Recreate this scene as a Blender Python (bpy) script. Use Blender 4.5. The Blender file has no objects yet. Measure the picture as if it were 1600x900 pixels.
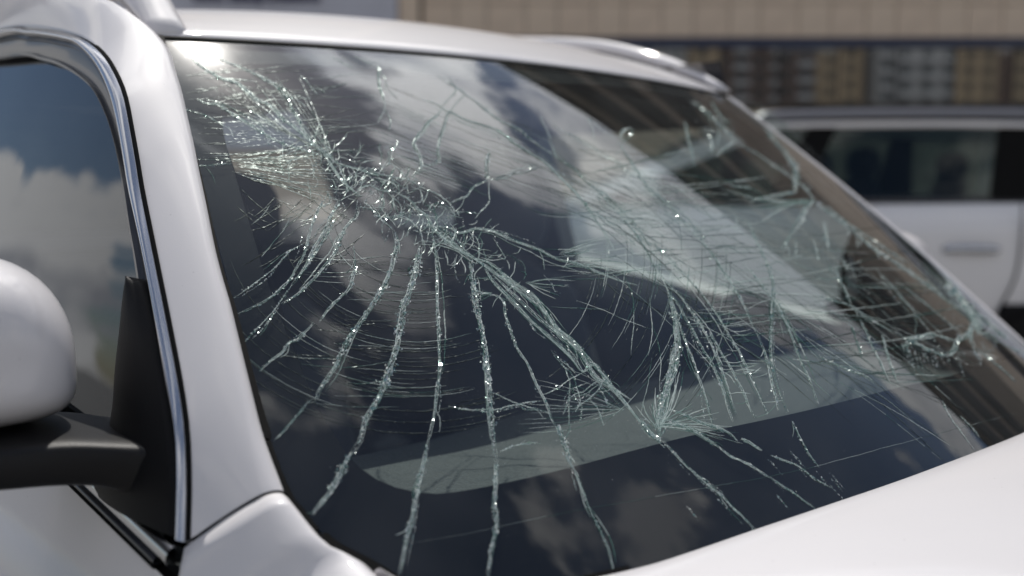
import bpy, bmesh, math, random
import numpy as np
from mathutils import Vector, Matrix
random.seed(7); rng = np.random.default_rng(7)
C = bpy.context.scene.collection
sc = bpy.context.scene

# ------------------------------------------------------------------ camera
FPX = 1474.9                                   # focal length in pixels of a 1600 wide picture
CAM = np.array([0.6295, -1.1678, 1.5200])
YAW, PIT = 0.7310, 0.1118
F = np.array([-math.cos(YAW)*math.cos(PIT), math.sin(YAW)*math.cos(PIT), -math.sin(PIT)])
R = np.array([math.sin(YAW), math.cos(YAW), 0.0])
U = np.cross(R, F)
FH = np.array([-math.cos(YAW), math.sin(YAW), 0.0])     # level heading
cd = bpy.data.cameras.new('camera'); cam = bpy.data.objects.new('camera', cd); C.objects.link(cam)
cam.matrix_world = Matrix(((R[0], U[0], -F[0], CAM[0]), (R[1], U[1], -F[1], CAM[1]), (R[2], U[2], -F[2], CAM[2]), (0, 0, 0, 1)))
cd.sensor_width = 36.0; cd.lens = 36.0*FPX/1600.0
cd.clip_start = 0.02; cd.clip_end = 3000
cd.dof.use_dof = True; cd.dof.focus_distance = 1.03; cd.dof.aperture_fstop = 2.2
sc.camera = cam

# ------------------------------------------------------------------ sun and sky
SEED = 2.9
SUN = np.array([-0.42, 0.30, 0.857]); SUN /= np.linalg.norm(SUN)
sl = bpy.data.lights.new('sun', 'SUN'); so = bpy.data.objects.new('sun', sl); C.objects.link(so)
sl.energy = 3.3; sl.angle = math.radians(0.53); sl.color = (1.0, 0.96, 0.90)
so.rotation_euler = Vector(SUN).to_track_quat('Z', 'Y').to_euler()
so.location = (0, 0, 30)
w = bpy.data.worlds.new('World'); sc.world = w; w.use_nodes = True
nt = w.node_tree; nt.nodes.clear()
def N(t, typ, **kw):
    n = t.nodes.new(typ)
    for k, v in kw.items():
        if k.startswith('i_'):
            n.inputs[int(k[2:]) if k[2:].isdigit() else k[2:].replace('_', ' ')].default_value = v
        else: setattr(n, k, v)
    return n
def LK(t, a, b): t.links.new(a, b)
out = N(nt, 'ShaderNodeOutputWorld'); bg = N(nt, 'ShaderNodeBackground')
sky = N(nt, 'ShaderNodeTexSky'); sky.sky_type = 'NISHITA'; sky.sun_disc = False
sky.sun_elevation = math.asin(SUN[2]); sky.sun_rotation = math.atan2(SUN[0], SUN[1])
sky.air_density = 1.0; sky.dust_density = 0.6
bg.inputs[1].default_value = 0.082
tc = N(nt, 'ShaderNodeTexCoord')
cmb = N(nt, 'ShaderNodeMapping'); cmb.inputs['Scale'].default_value = (1.0, 1.0, 1.5); cmb.inputs['Location'].default_value = (SEED, SEED*.37, 0)
LK(nt, tc.outputs['Generated'], cmb.inputs[0])
# cloud banks and blue gaps: (direction, half-angle in degrees, weight)
BANKS = [((-.34, .50, .80), 11, .17), ((-.46, .60, .64), 9, .07), ((-.24, .70, .67), 10, .09), ((-.09, .70, .71), 12, .09), ((-.06, .22, .97), 13, .05), ((-.12, .80, .59), 12, .08), ((-.37, .30, .88), 10, -.16), ((-.33, .64, .695), 5, -.08),
         ((.06, .50, .865), 17, -.10), ((.25, .10, .96), 18, -.07), ((-.15, .35, .92), 8, -.03), ((-.93, -.09, .38), 12, .18), ((-.92, -.27, .30), 6, -.15), ((-.98, -.16, .10), 8, .06), ((.23, .75, .62), 13, -.12), ((.05, .95, .26), 13, -.08)]
prev = None
_dn = N(nt, 'ShaderNodeVectorMath', operation='NORMALIZE'); LK(nt, tc.outputs['Generated'], _dn.inputs[0])
for d_, ang, wt in BANKS:
    q = N(nt, 'ShaderNodeVectorMath', operation='DOT_PRODUCT'); LK(nt, _dn.outputs[0], q.inputs[0]); q.inputs[1].default_value = tuple(np.array(d_)/np.linalg.norm(d_))
    r_ = N(nt, 'ShaderNodeMapRange', interpolation_type='SMOOTHSTEP'); LK(nt, q.outputs['Value'], r_.inputs[0])
    r_.inputs[1].default_value = math.cos(math.radians(ang*1.15)); r_.inputs[2].default_value = math.cos(math.radians(ang*.25)); r_.inputs[3].default_value = 0; r_.inputs[4].default_value = wt
    if prev is None: prev = r_.outputs[0]
    else: a_ = N(nt, 'ShaderNodeMath', operation='ADD'); LK(nt, prev, a_.inputs[0]); LK(nt, r_.outputs[0], a_.inputs[1]); prev = a_.outputs[0]
no = N(nt, 'ShaderNodeTexNoise'); no.inputs['Scale'].default_value = 3.4; no.inputs['Detail'].default_value = 9
no.inputs['Roughness'].default_value = 0.58; no.inputs['Distortion'].default_value = 0.25
LK(nt, cmb.outputs[0], no.inputs['Vector'])
rp = N(nt, 'ShaderNodeValToRGB'); nb_ = N(nt, 'ShaderNodeMath', operation='ADD'); LK(nt, no.outputs[0], nb_.inputs[0]); LK(nt, prev, nb_.inputs[1]); LK(nt, nb_.outputs[0], rp.inputs[0])
rp.color_ramp.elements[0].position = 0.492; rp.color_ramp.elements[0].color = (0, 0, 0, 1)
rp.color_ramp.elements[1].position = 0.532; rp.color_ramp.elements[1].color = (1, 1, 1, 1)
no2 = N(nt, 'ShaderNodeTexNoise'); no2.inputs['Scale'].default_value = 5.0; no2.inputs['Detail'].default_value = 6
LK(nt, cmb.outputs[0], no2.inputs['Vector'])
rp2 = N(nt, 'ShaderNodeValToRGB'); LK(nt, no2.outputs[0], rp2.inputs[0])
rp2.color_ramp.elements[0].position = 0.42; rp2.color_ramp.elements[0].color = (6.4, 6.5, 7.0, 1)
rp2.color_ramp.elements[1].position = 0.56; rp2.color_ramp.elements[1].color = (12.0, 11.8, 11.6, 1)
mx = N(nt, 'ShaderNodeMix', data_type='RGBA'); LK(nt, rp.outputs[0], mx.inputs[0])
# clouds shine where the sun stands behind them
nv = N(nt, 'ShaderNodeVectorMath', operation='NORMALIZE'); LK(nt, tc.outputs['Generated'], nv.inputs[0])
dt = N(nt, 'ShaderNodeVectorMath', operation='DOT_PRODUCT'); LK(nt, nv.outputs[0], dt.inputs[0]); dt.inputs[1].default_value = tuple(SUN)
dm = N(nt, 'ShaderNodeMath', operation='MAXIMUM'); LK(nt, dt.outputs['Value'], dm.inputs[0]); dm.inputs[1].default_value = 0
pw = N(nt, 'ShaderNodeMath', operation='POWER'); LK(nt, dm.outputs[0], pw.inputs[0]); pw.inputs[1].default_value = 11
ml = N(nt, 'ShaderNodeMath', operation='MULTIPLY_ADD'); LK(nt, pw.outputs[0], ml.inputs[0]); ml.inputs[1].default_value = 2.3; ml.inputs[2].default_value = 1.0
vs = N(nt, 'ShaderNodeVectorMath', operation='SCALE'); LK(nt, rp2.outputs[0], vs.inputs[0]); LK(nt, ml.outputs[0], vs.inputs['Scale'])
LK(nt, sky.outputs[0], mx.inputs[6]); LK(nt, vs.outputs[0], mx.inputs[7])
LK(nt, mx.outputs[2], bg.inputs[0]); LK(nt, bg.outputs[0], out.inputs[0])

sc.view_settings.view_transform = 'Standard'; sc.view_settings.look = 'None'
sc.view_settings.exposure = 0.0; sc.view_settings.gamma = 1.0; sc.view_settings.use_curve_mapping = False
sc.render.engine = 'CYCLES'
sc.cycles.use_denoising = True; sc.cycles.max_bounces = 10; sc.cycles.transparent_max_bounces = 24
sc.cycles.glossy_bounces = 6; sc.cycles.sample_clamp_indirect = 4.0; sc.cycles.caustics_reflective = False

# ------------------------------------------------------------------ helpers
def tag(o, label=None, cat=None, group=None, kind=None):
    if label: o['label'] = label
    if cat: o['category'] = cat
    if group: o['group'] = group
    if kind: o['kind'] = kind
    return o
def empty(name, loc=(0, 0, 0), mat=None, **kw):
    o = bpy.data.objects.new(name, None); C.objects.link(o); o.empty_display_size = 0.1
    if mat is not None: o.matrix_world = mat
    else: o.location = loc
    return tag(o, **kw)
def link(name, me, m=None, parent=None, smooth=True):
    """me is a mesh in world coordinates; with a parent it is moved into the parent's frame"""
    if m is not None:
        for mm in (m if isinstance(m, (list, tuple)) else [m]): me.materials.append(mm)
    if smooth: me.shade_smooth()
    o = bpy.data.objects.new(name, me); C.objects.link(o)
    if parent is not None:
        o.parent = parent
        if parent.type == 'EMPTY':
            pass
    return o
class MB:
    def __init__(s): s.v = []; s.f = []
    def add(s, vs, fs):
        k = len(s.v); s.v += [tuple(map(float, p)) for p in vs]; s.f += [tuple(i+k for i in f) for f in fs]
    def box(s, a, b, bev=0):
        x0, y0, z0 = a; x1, y1, z1 = b
        if not bev:
            s.add([(x0,y0,z0),(x1,y0,z0),(x1,y1,z0),(x0,y1,z0),(x0,y0,z1),(x1,y0,z1),(x1,y1,z1),(x0,y1,z1)],
                  [(0,3,2,1),(4,5,6,7),(0,1,5,4),(1,2,6,5),(2,3,7,6),(3,0,4,7)])
        else:
            bm = bmesh.new(); bmesh.ops.create_cube(bm, size=1)
            for v in bm.verts: v.co = Vector(((x0+x1)/2+v.co.x*(x1-x0), (y0+y1)/2+v.co.y*(y1-y0), (z0+z1)/2+v.co.z*(z1-z0)))
            bmesh.ops.bevel(bm, geom=list(bm.edges), offset=bev, segments=3, profile=.5, affect='EDGES')
            bm.verts.index_update()
            s.add([v.co for v in bm.verts], [[v.index for v in f.verts] for f in bm.faces]); bm.free()
    def grid(s, P, close_u=False, close_v=False):
        P = np.asarray(P, float); n, m = P.shape[:2]
        f = []
        for i in range(n if close_u else n-1):
            for j in range(m if close_v else m-1):
                f.append((i*m+j, ((i+1) % n)*m+j, ((i+1) % n)*m+(j+1) % m, i*m+(j+1) % m))
        s.add(P.reshape(-1, 3), f)
    def tube(s, pts, r, n=8, caps=True):
        pts = np.asarray(pts, float); k = len(pts); rr = np.full(k, r) if np.isscalar(r) else np.asarray(r)
        G = []
        up = np.array([0, 0, 1.]);
        for i in range(k):
            d = pts[min(i+1, k-1)]-pts[max(i-1, 0)]; d /= np.linalg.norm(d)+1e-12
            a = np.cross(d, up)
            if np.linalg.norm(a) < 1e-3: a = np.cross(d, [1., 0, 0])
            a /= np.linalg.norm(a); b = np.cross(d, a)
            G.append([pts[i]+rr[i]*(math.cos(t)*a+math.sin(t)*b) for t in np.linspace(0, 2*math.pi, n, endpoint=False)])
        base = len(s.v); s.grid(G, close_v=True)
        if caps:
            s.f.append(tuple(base+j for j in range(n))); s.f.append(tuple(base+(k-1)*n+j for j in reversed(range(n))))
    def mesh(s, name):
        me = bpy.data.meshes.new(name); me.from_pydata(s.v, [], s.f); me.update()
        bm = bmesh.new(); bm.from_mesh(me); bmesh.ops.recalc_face_normals(bm, faces=bm.faces); bm.to_mesh(me); bm.free()
        return me
    def build(s, name, m, parent=None, smooth=True, sharp=None):
        o = link(name, s.mesh(name), m, parent, smooth)
        if sharp and smooth:
            try: o.data.set_sharp_from_angle(angle=math.radians(sharp))
            except Exception: pass
        return o
def cat(P, n):
    """resample a polyline to n points, smooth, even spacing"""
    P = np.asarray(P, float)
    if len(P) == 2: return P[0]+(P[1]-P[0])*np.linspace(0, 1, n)[:, None]
    Q = np.vstack([2*P[0]-P[1], P, 2*P[-1]-P[-2]]); o = []
    for i in range(len(P)-1):
        a, b, c, d = Q[i:i+4]
        for t in np.linspace(0, 1, 16, endpoint=False):
            o.append(.5*((2*b)+(-a+c)*t+(2*a-5*b+4*c-d)*t*t+(-a+3*b-3*c+d)*t**3))
    o.append(P[-1]); o = np.array(o)
    L = np.r_[0, np.cumsum(np.linalg.norm(np.diff(o, axis=0), axis=1))]
    s = np.linspace(0, L[-1], n)
    return np.stack([np.interp(s, L, o[:, k]) for k in range(o.shape[1])], 1)
def unit(v): v = np.asarray(v, float); return v/np.linalg.norm(v)
def proj(P):
    q = np.asarray(P)-CAM; z = q@F
    return 800+FPX*(q@R)/z, 450-FPX*(q@U)/z
def ray(px, py): return F+(px-800)/FPX*R-(py-450)/FPX*U

# ------------------------------------------------------------------ materials
def mat(name, col, rough=.5, metal=0., coat=0., spec=.5, noise=None, bump=0., bscale=60, em=None, sheen=0):
    m = bpy.data.materials.new(name); m.use_nodes = True; t = m.node_tree; b = t.nodes['Principled BSDF']
    b.inputs['Base Color'].default_value = (*col, 1); b.inputs['Roughness'].default_value = rough
    b.inputs['Metallic'].default_value = metal; b.inputs['Specular IOR Level'].default_value = spec
    b.inputs['Coat Weight'].default_value = coat; b.inputs['Coat Roughness'].default_value = 0.03
    b.inputs['Sheen Weight'].default_value = sheen
    if noise or bump:
        tcn = N(t, 'ShaderNodeTexCoord')
        nz = N(t, 'ShaderNodeTexNoise'); nz.inputs['Scale'].default_value = bscale; nz.inputs['Detail'].default_value = 5
        LK(t, tcn.outputs['Object'], nz.inputs['Vector'])
        if noise:
            r = N(t, 'ShaderNodeValToRGB'); LK(t, nz.outputs[0], r.inputs[0])
            r.color_ramp.elements[0].position = .3; r.color_ramp.elements[1].position = .7
            r.color_ramp.elements[0].color = (*[c*(1-noise) for c in col], 1); r.color_ramp.elements[1].color = (*[min(1, c*(1+noise)) for c in col], 1)
            LK(t, r.outputs[0], b.inputs['Base Color'])
        if bump:
            bp = N(t, 'ShaderNodeBump'); bp.inputs['Strength'].default_value = bump; bp.inputs['Distance'].default_value = .002
            LK(t, nz.outputs[0], bp.inputs['Height']); LK(t, bp.outputs[0], b.inputs['Normal'])
    return m
def paint(name, col):
    """white car paint: clear coat, fine dust that dulls it in patches, sparse specks"""
    m = mat(name, col, rough=.5, coat=.62, spec=.3); t = m.node_tree; b = t.nodes['Principled BSDF']
    b.inputs['Coat Roughness'].default_value = .035
    tcn = N(t, 'ShaderNodeTexCoord')
    n1 = N(t, 'ShaderNodeTexNoise'); n1.inputs['Scale'].default_value = 7; n1.inputs['Detail'].default_value = 6
    n2 = N(t, 'ShaderNodeTexNoise'); n2.inputs['Scale'].default_value = 900; n2.inputs['Detail'].default_value = 2
    vo = N(t, 'ShaderNodeTexVoronoi'); vo.inputs['Scale'].default_value = 45
    for n in (n1, n2, vo): LK(t, tcn.outputs['Object'], n.inputs['Vector'])
    r = N(t, 'ShaderNodeMapRange'); LK(t, n1.outputs[0], r.inputs[0]); r.inputs[1].default_value = .3; r.inputs[2].default_value = .75
    r.inputs[3].default_value = .025; r.inputs[4].default_value = .11; LK(t, r.outputs[0], b.inputs['Coat Roughness'])
    rr = N(t, 'ShaderNodeMapRange'); LK(t, vo.outputs['Distance'], rr.inputs[0]); rr.inputs[1].default_value = .025; rr.inputs[2].default_value = .05
    rr.inputs[3].default_value = .8; rr.inputs[4].default_value = 1
    mm = N(t, 'ShaderNodeMapRange'); LK(t, n2.outputs[0], mm.inputs[0]); mm.inputs[3].default_value = .96; mm.inputs[4].default_value = 1.03
    mu = N(t, 'ShaderNodeMath', operation='MULTIPLY'); LK(t, rr.outputs[0], mu.inputs[0]); LK(t, mm.outputs[0], mu.inputs[1])
    vm = N(t, 'ShaderNodeVectorMath', operation='SCALE'); vm.inputs[0].default_value = col; LK(t, mu.outputs[0], vm.inputs['Scale'])
    LK(t, vm.outputs[0], b.inputs['Base Color'])
    return m
def glassmat(name, tint, ior=1.5, dust=.02, gain=1.0, rough=.0, speck=False, wavy=0.):
    m = bpy.data.materials.new(name); m.use_nodes = True; t = m.node_tree; t.nodes.clear()
    o = N(t, 'ShaderNodeOutputMaterial'); tr = N(t, 'ShaderNodeBsdfTransparent'); tr.inputs[0].default_value = (*tint, 1)
    gl = N(t, 'ShaderNodeBsdfGlossy'); gl.inputs['Roughness'].default_value = rough; gl.inputs[0].default_value = (.93, .96, 1, 1)
    fr = N(t, 'ShaderNodeFresnel'); gb = N(t, 'ShaderNodeNewGeometry')
    mi = N(t, 'ShaderNodeMapRange'); LK(t, gb.outputs['Backfacing'], mi.inputs[0]); mi.inputs[3].default_value = ior; mi.inputs[4].default_value = 1/ior; LK(t, mi.outputs[0], fr.inputs[0])   # a thin pane mirrors alike from both sides
    mu = N(t, 'ShaderNodeMath', operation='MULTIPLY'); mu.use_clamp = True; LK(t, fr.outputs[0], mu.inputs[0]); mu.inputs[1].default_value = gain
    mx = N(t, 'ShaderNodeMixShader'); LK(t, mu.outputs[0], mx.inputs[0]); LK(t, tr.outputs[0], mx.inputs[1]); LK(t, gl.outputs[0], mx.inputs[2])
    # dusty film: a wide rough lobe plus a trace of diffuse
    tcn = N(t, 'ShaderNodeTexCoord')
    nz = N(t, 'ShaderNodeTexNoise'); nz.inputs['Scale'].default_value = 9; nz.inputs['Detail'].default_value = 8
    LK(t, tcn.outputs['Object'], nz.inputs['Vector'])
    df = N(t, 'ShaderNodeBsdfDiffuse'); df.inputs[0].default_value = (.6, .6, .58, 1)
    g2 = N(t, 'ShaderNodeBsdfGlossy'); g2.inputs['Roughness'].default_value = .17; g2.inputs[0].default_value = (.5, .5, .5, 1)
    m2 = N(t, 'ShaderNodeMixShader'); m2.inputs[0].default_value = .45; LK(t, df.outputs[0], m2.inputs[1]); LK(t, g2.outputs[0], m2.inputs[2])
    mr = N(t, 'ShaderNodeMapRange'); LK(t, nz.outputs[0], mr.inputs[0]); mr.inputs[1].default_value = .35; mr.inputs[2].default_value = .7
    mr.inputs[3].default_value = dust*.4; mr.inputs[4].default_value = dust*1.6
    fac = mr.outputs[0]
    if speck:
        vo = N(t, 'ShaderNodeTexVoronoi'); vo.inputs['Scale'].default_value = 120; LK(t, tcn.outputs['Object'], vo.inputs['Vector'])
        s2 = N(t, 'ShaderNodeMapRange'); LK(t, vo.outputs['Distance'], s2.inputs[0]); s2.inputs[1].default_value = .10; s2.inputs[2].default_value = .04
        s2.inputs[3].default_value = 0; s2.inputs[4].default_value = .12
        ad = N(t, 'ShaderNodeMath', operation='ADD'); LK(t, fac, ad.inputs[0]); LK(t, s2.outputs[0], ad.inputs[1]); fac = ad.outputs[0]
    if wavy:
        nw = N(t, 'ShaderNodeTexNoise'); nw.inputs['Scale'].default_value = 4; nw.inputs['Detail'].default_value = 1
        LK(t, tcn.outputs['Object'], nw.inputs['Vector'])
        bp = N(t, 'ShaderNodeBump'); bp.inputs['Strength'].default_value = 1; bp.inputs['Distance'].default_value = wavy
        LK(t, nw.outputs[0], bp.inputs['Height']); LK(t, bp.outputs[0], gl.inputs['Normal'])
    m3 = N(t, 'ShaderNodeMixShader'); LK(t, fac, m3.inputs[0]); LK(t, mx.outputs[0], m3.inputs[1]); LK(t, m2.outputs[0], m3.inputs[2])
    LK(t, m3.outputs[0], o.inputs[0]); return m
def crackmat(name, c0, c1, alpha, rough=.1, gloss=.5):
    """broken edges of laminated glass: see-through, pale green to white, each chip its own tone"""
    m = bpy.data.materials.new(name); m.use_nodes = True; t = m.node_tree; t.nodes.clear()
    o = N(t, 'ShaderNodeOutputMaterial'); ge = N(t, 'ShaderNodeNewGeometry')
    rp = N(t, 'ShaderNodeValToRGB'); LK(t, ge.outputs['Random Per Island'], rp.inputs[0])
    rp.color_ramp.elements[0].color = (*c0, 1); rp.color_ramp.elements[1].color = (*c1, 1)
    rp.color_ramp.elements[0].position = .15; rp.color_ramp.elements[1].position = .98
    e_ = rp.color_ramp.elements.new(.55); e_.color = (*[.42*x+.58*y for x, y in zip(c0, c1)], 1)
    df = N(t, 'ShaderNodeBsdfDiffuse'); LK(t, rp.outputs[0], df.inputs[0])
    tl = N(t, 'ShaderNodeBsdfTranslucent'); LK(t, rp.outputs[0], tl.inputs[0])
    a1 = N(t, 'ShaderNodeMixShader'); a1.inputs[0].default_value = .4; LK(t, df.outputs[0], a1.inputs[1]); LK(t, tl.outputs[0], a1.inputs[2])
    gl = N(t, 'ShaderNodeBsdfGlossy'); gl.inputs['Roughness'].default_value = rough; gl.inputs[0].default_value = (.85, .95, .92, 1)
    a2 = N(t, 'ShaderNodeMixShader'); a2.inputs[0].default_value = gloss; LK(t, a1.outputs[0], a2.inputs[1]); LK(t, gl.outputs[0], a2.inputs[2])
    tr = N(t, 'ShaderNodeBsdfTransparent'); tr.inputs[0].default_value = (.80, .90, .875, 1)
    a3 = N(t, 'ShaderNodeMixShader'); a3.inputs[0].default_value = alpha; LK(t, tr.outputs[0], a3.inputs[1]); LK(t, a2.outputs[0], a3.inputs[2])
    LK(t, a3.outputs[0], o.inputs[0]); return m
M = dict(
    white=paint('white_paint', (.665, .648, .66)), white2=paint('white_paint_far', (.84, .82, .82)),
    chrome=mat('chrome', (.58, .59, .62), .2, 1.0), satin=mat('satin_trim', (.026, .028, .036), .3, coat=.3),
    black=mat('black_plastic', (.006, .006, .007), .5, spec=.14, bump=.25, bscale=900), rubber=mat('rubber_seal', (.008, .008, .008), .7, spec=.08),
    frit=mat('black_ceramic_band', (.004, .004, .005), .6, spec=.04),
    dash=mat('dashboard_plastic', (.050, .053, .053), .7, noise=.35, bump=.9, bscale=260),
    cabin=mat('cabin_trim', (.03, .031, .035), .8), seat=mat('seat_cloth', (.018, .022, .034), .9, bump=.3, bscale=300, sheen=.15),
    liner=mat('headliner', (.22, .21, .2), .9), wheelm=mat('steering_wheel_leather', (.012, .012, .014), .45),
    glass=glassmat('windscreen_glass', (.86, .94, .925), 1.5, dust=.026, gain=1.4, speck=True, wavy=.0012),
    side=glassmat('side_window_glass', (.16, .18, .19), 1.5, dust=.014, gain=1.15, wavy=.004),
    side2=glassmat('clear_side_glass', (.72, .78, .76), 1.5, dust=.01, gain=1.0),
    tint=glassmat('tinted_glass', (.52, .585, .57), 1.5, dust=.006, gain=.6),
    tyre=mat('tyre_rubber', (.02, .02, .02), .85), rim=mat('alloy_rim', (.45, .45, .47), .3, .9),
    crumb=crackmat('crushed_glass', (.12, .25, .225), (1.0, 1.0, .99), .88, .10, .30),
    hair=crackmat('hairline_glass', (.08, .20, .175), (.90, 1.0, .97), .66, .25, .05),
    facet=crackmat('sun_glint_facet', (.3, .5, .46), (.9, 1.0, .97), .8, .17, .55),
    dark=crackmat('dark_hairline', (.008, .015, .015), (.09, .12, .115), .72, .3, .05),
)

# ------------------------------------------------------------------ windscreen surface of the near car (car frame: x forward, y to its left, z up)
WB, WT, HH, RUN, BB, BT, CT, PR, CB = 0.80688, 0.64763, 0.56618, 0.66836, 0.18678, 0.04846, 0.01193, 0.01544, 0.05007
def S(u, v):
    k = 1-u*u; a = WB+(WT-WB)*v
    return np.array([-RUN*v+BB*(1-v)*k+BT*v*k+PR*2*v*(1-v), a*u, 1.15+HH*v+PR*3.2*v*(1-v)+(CT*v+CB*(1-v))*k])
def Sn(u, v):
    n = np.cross(S(u+1e-3, v)-S(u-1e-3, v), S(u, v+1e-3)-S(u, v-1e-3)); n /= np.linalg.norm(n)
    return n if n[2] > 0 else -n
def _tab():
    """table of the glass spots that sight lines 6 pixels apart meet"""
    xs = np.arange(180, 1790, 6.); ys = np.arange(30, 1000, 6.)
    X, Y = np.meshgrid(xs, ys); T = np.stack([X.ravel(), Y.ravel()], 1)
    def SV(w):
        u, v = w[:, 0], w[:, 1]; k = 1-u*u; a = WB+(WT-WB)*v
        return np.stack([-RUN*v+BB*(1-v)*k+BT*v*k+PR*2*v*(1-v), a*u, 1.15+HH*v+PR*3.2*v*(1-v)+(CT*v+CB*(1-v))*k], 1)
    def PV(w):
        q = SV(w)-CAM; z = q@F; return np.stack([800+FPX*(q@R)/z, 450-FPX*(q@U)/z], 1)
    g = np.array([(a, b) for a in np.linspace(-1.02, 1, 40) for b in np.linspace(-.1, 1.02, 24)]); gp = PV(g)
    x = np.array([g[np.argmin(((gp-t)**2).sum(1))] for t in T])
    for _ in range(14):
        r = PV(x)-T; e = 1e-4
        J = np.stack([(PV(x+[e, 0])-PV(x-[e, 0]))/2/e, (PV(x+[0, e])-PV(x-[0, e]))/2/e], 2)
        A = np.einsum('nki,nkj->nij', J, J)+np.eye(2)*30; b_ = np.einsum('nki,nk->ni', J, r)
        x = x-np.linalg.solve(A, b_[..., None])[..., 0]
        x[:, 0] = np.clip(x[:, 0], -1.03, .995); x[:, 1] = np.clip(x[:, 1], -.12, 1.01)
    return x.reshape(len(ys), len(xs), 2)
_T = _tab()
def uv_of(px, py, umax=.995):
    """which spot of the curved windscreen a sight line meets (nearest one if it misses)"""
    i = min(max((py-30)/6., 0), _T.shape[0]-1.001); j = min(max((px-180)/6., 0), _T.shape[1]-1.001); a, b = int(i), int(j); f, h = i-a, j-b
    return (_T[a, b]*(1-f)+_T[a+1, b]*f)*(1-h)+(_T[a, b+1]*(1-f)+_T[a+1, b+1]*f)*h
def onglass(px, py, off=0., umax=.995):
    u, v = uv_of(px, py, umax); return S(u, v)+Sn(u, v)*off
def hw(x, z):
    a = .87-.30*max(z-1.15, 0)+.06*min(max(-x, 0), 1.2)
    if z < 1.15: a += .07*(1-math.exp(-(1.15-z)/.09))
    return a
def side(px, py, off=0.):
    """where a sight line meets the near flank"""
    d = ray(px, py); f = lambda t: (CAM+t*d)[1]+hw(*(CAM+t*d)[[0, 2]])
    a = b = None
    ts = np.linspace(.2, 5, 300)
    for p, q in zip(ts, ts[1:]):
        if f(p) < 0 <= f(q): a, b = p, q; break
    for _ in range(30):
        m = (a+b)/2
        if f(m) < 0: a = m
        else: b = m
    P = CAM+a*d; P[1] -= off
    return P

# ------------------------------------------------------------------ near car
suv = empty('white_suv', (0, 0, 0), label='white SUV with shattered windscreen filling the foreground', cat='car')
# windscreen sheet
ws_uv = []
mb = MB(); mb.grid([[S(u, v) for v in np.linspace(-.06, 1.005, 60)] for u in np.linspace(-1.01, 1.0, 90)])
windscreen = mb.build('windscreen', M['glass'], suv); windscreen['label'] = 'laminated windscreen shattered into a web of cracks'
# black ceramic band behind the glass: ring between rim and inner outline
inner_near = [uv_of(*q) for q in [(338,98),(346,165),(352,213),(377,300),(398,370),(417,433),(450,520),(483,600),(520,670),(556,720),(600,750),(650,764),(700,766),(800,748),(900,724),(1000,697),(1100,672),(1250,640),(1400,603),(1500,580)]]
inner_far = [(.80, .10), (.90, .17), (.925, .30), (.925, .5), (.92, .7), (.90, .86), (.84, .925), (.6, .945), (.3, .95)]
inner_top = [uv_of(*q) for q in [(740,121),(620,105),(500,97),(400,95)]]
inner = np.array(inner_near+inner_far+inner_top+[inner_near[0]])
nI = 240; inner = cat(inner, nI)
def rim_point(p):
    c = np.array([0, .5]); d = p-c
    k = min(1.0/abs(d[0]) if d[0] else 9, (.555 if d[1] < 0 else .5)/abs(d[1]) if d[1] else 9)
    return c+d*k
mb = MB(); rows = []
for p in inner:
    q = rim_point(p); rows.append([S(*(p+(q-p)*t))-Sn(*(p+(q-p)*t))*.005 for t in np.linspace(0, 1, 10)])
mb.grid(rows); mb.build('frit_band', M['frit'], windscreen)

# near screen pillar and roof side, one pressed panel
seal_px = [(247,57),(258,90),(270,135),(283,187),(300,253),(316,322),(333,400),(347,450),(360,490),(387,593),(413,683),(448,773)]
chrome_px = [(0,47),(45,45),(83,48),(110,54),(133,63),(160,87),(180,120),(193,155),(203,207),(211,253),(218,297),(233,373),(253,473),(265,535),(277,600),(287,673),(290,760),(288,847)]
Gs = [onglass(*q) for q in seal_px]                     # from top to bottom
Cs = [side(*q) for q in chrome_px]                      # from rear over the bend to the bottom
ext = [Cs[0]+np.array([-1.9, -.03, .0]), Cs[0]+np.array([-1.2, -.03, .03]), Cs[0]+np.array([-.6, -.02, .025]), Cs[0]+np.array([-.25, -.01, .013])]
Cc = cat(ext+Cs, 150)
gext = [np.array([x, y, z]) for x, y, z in [(-2.9, -.66, 1.85), (-2.2, -.665, 1.865), (-1.6, -.67, 1.855), (-1.2, -.675, 1.835), (-.95, -.68, 1.805), (-.78, -.675, 1.765)]]
Gc = cat(gext+[Gs[0]+np.array([-.03, -.02, .015])]+Gs[1:], 150)
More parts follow.
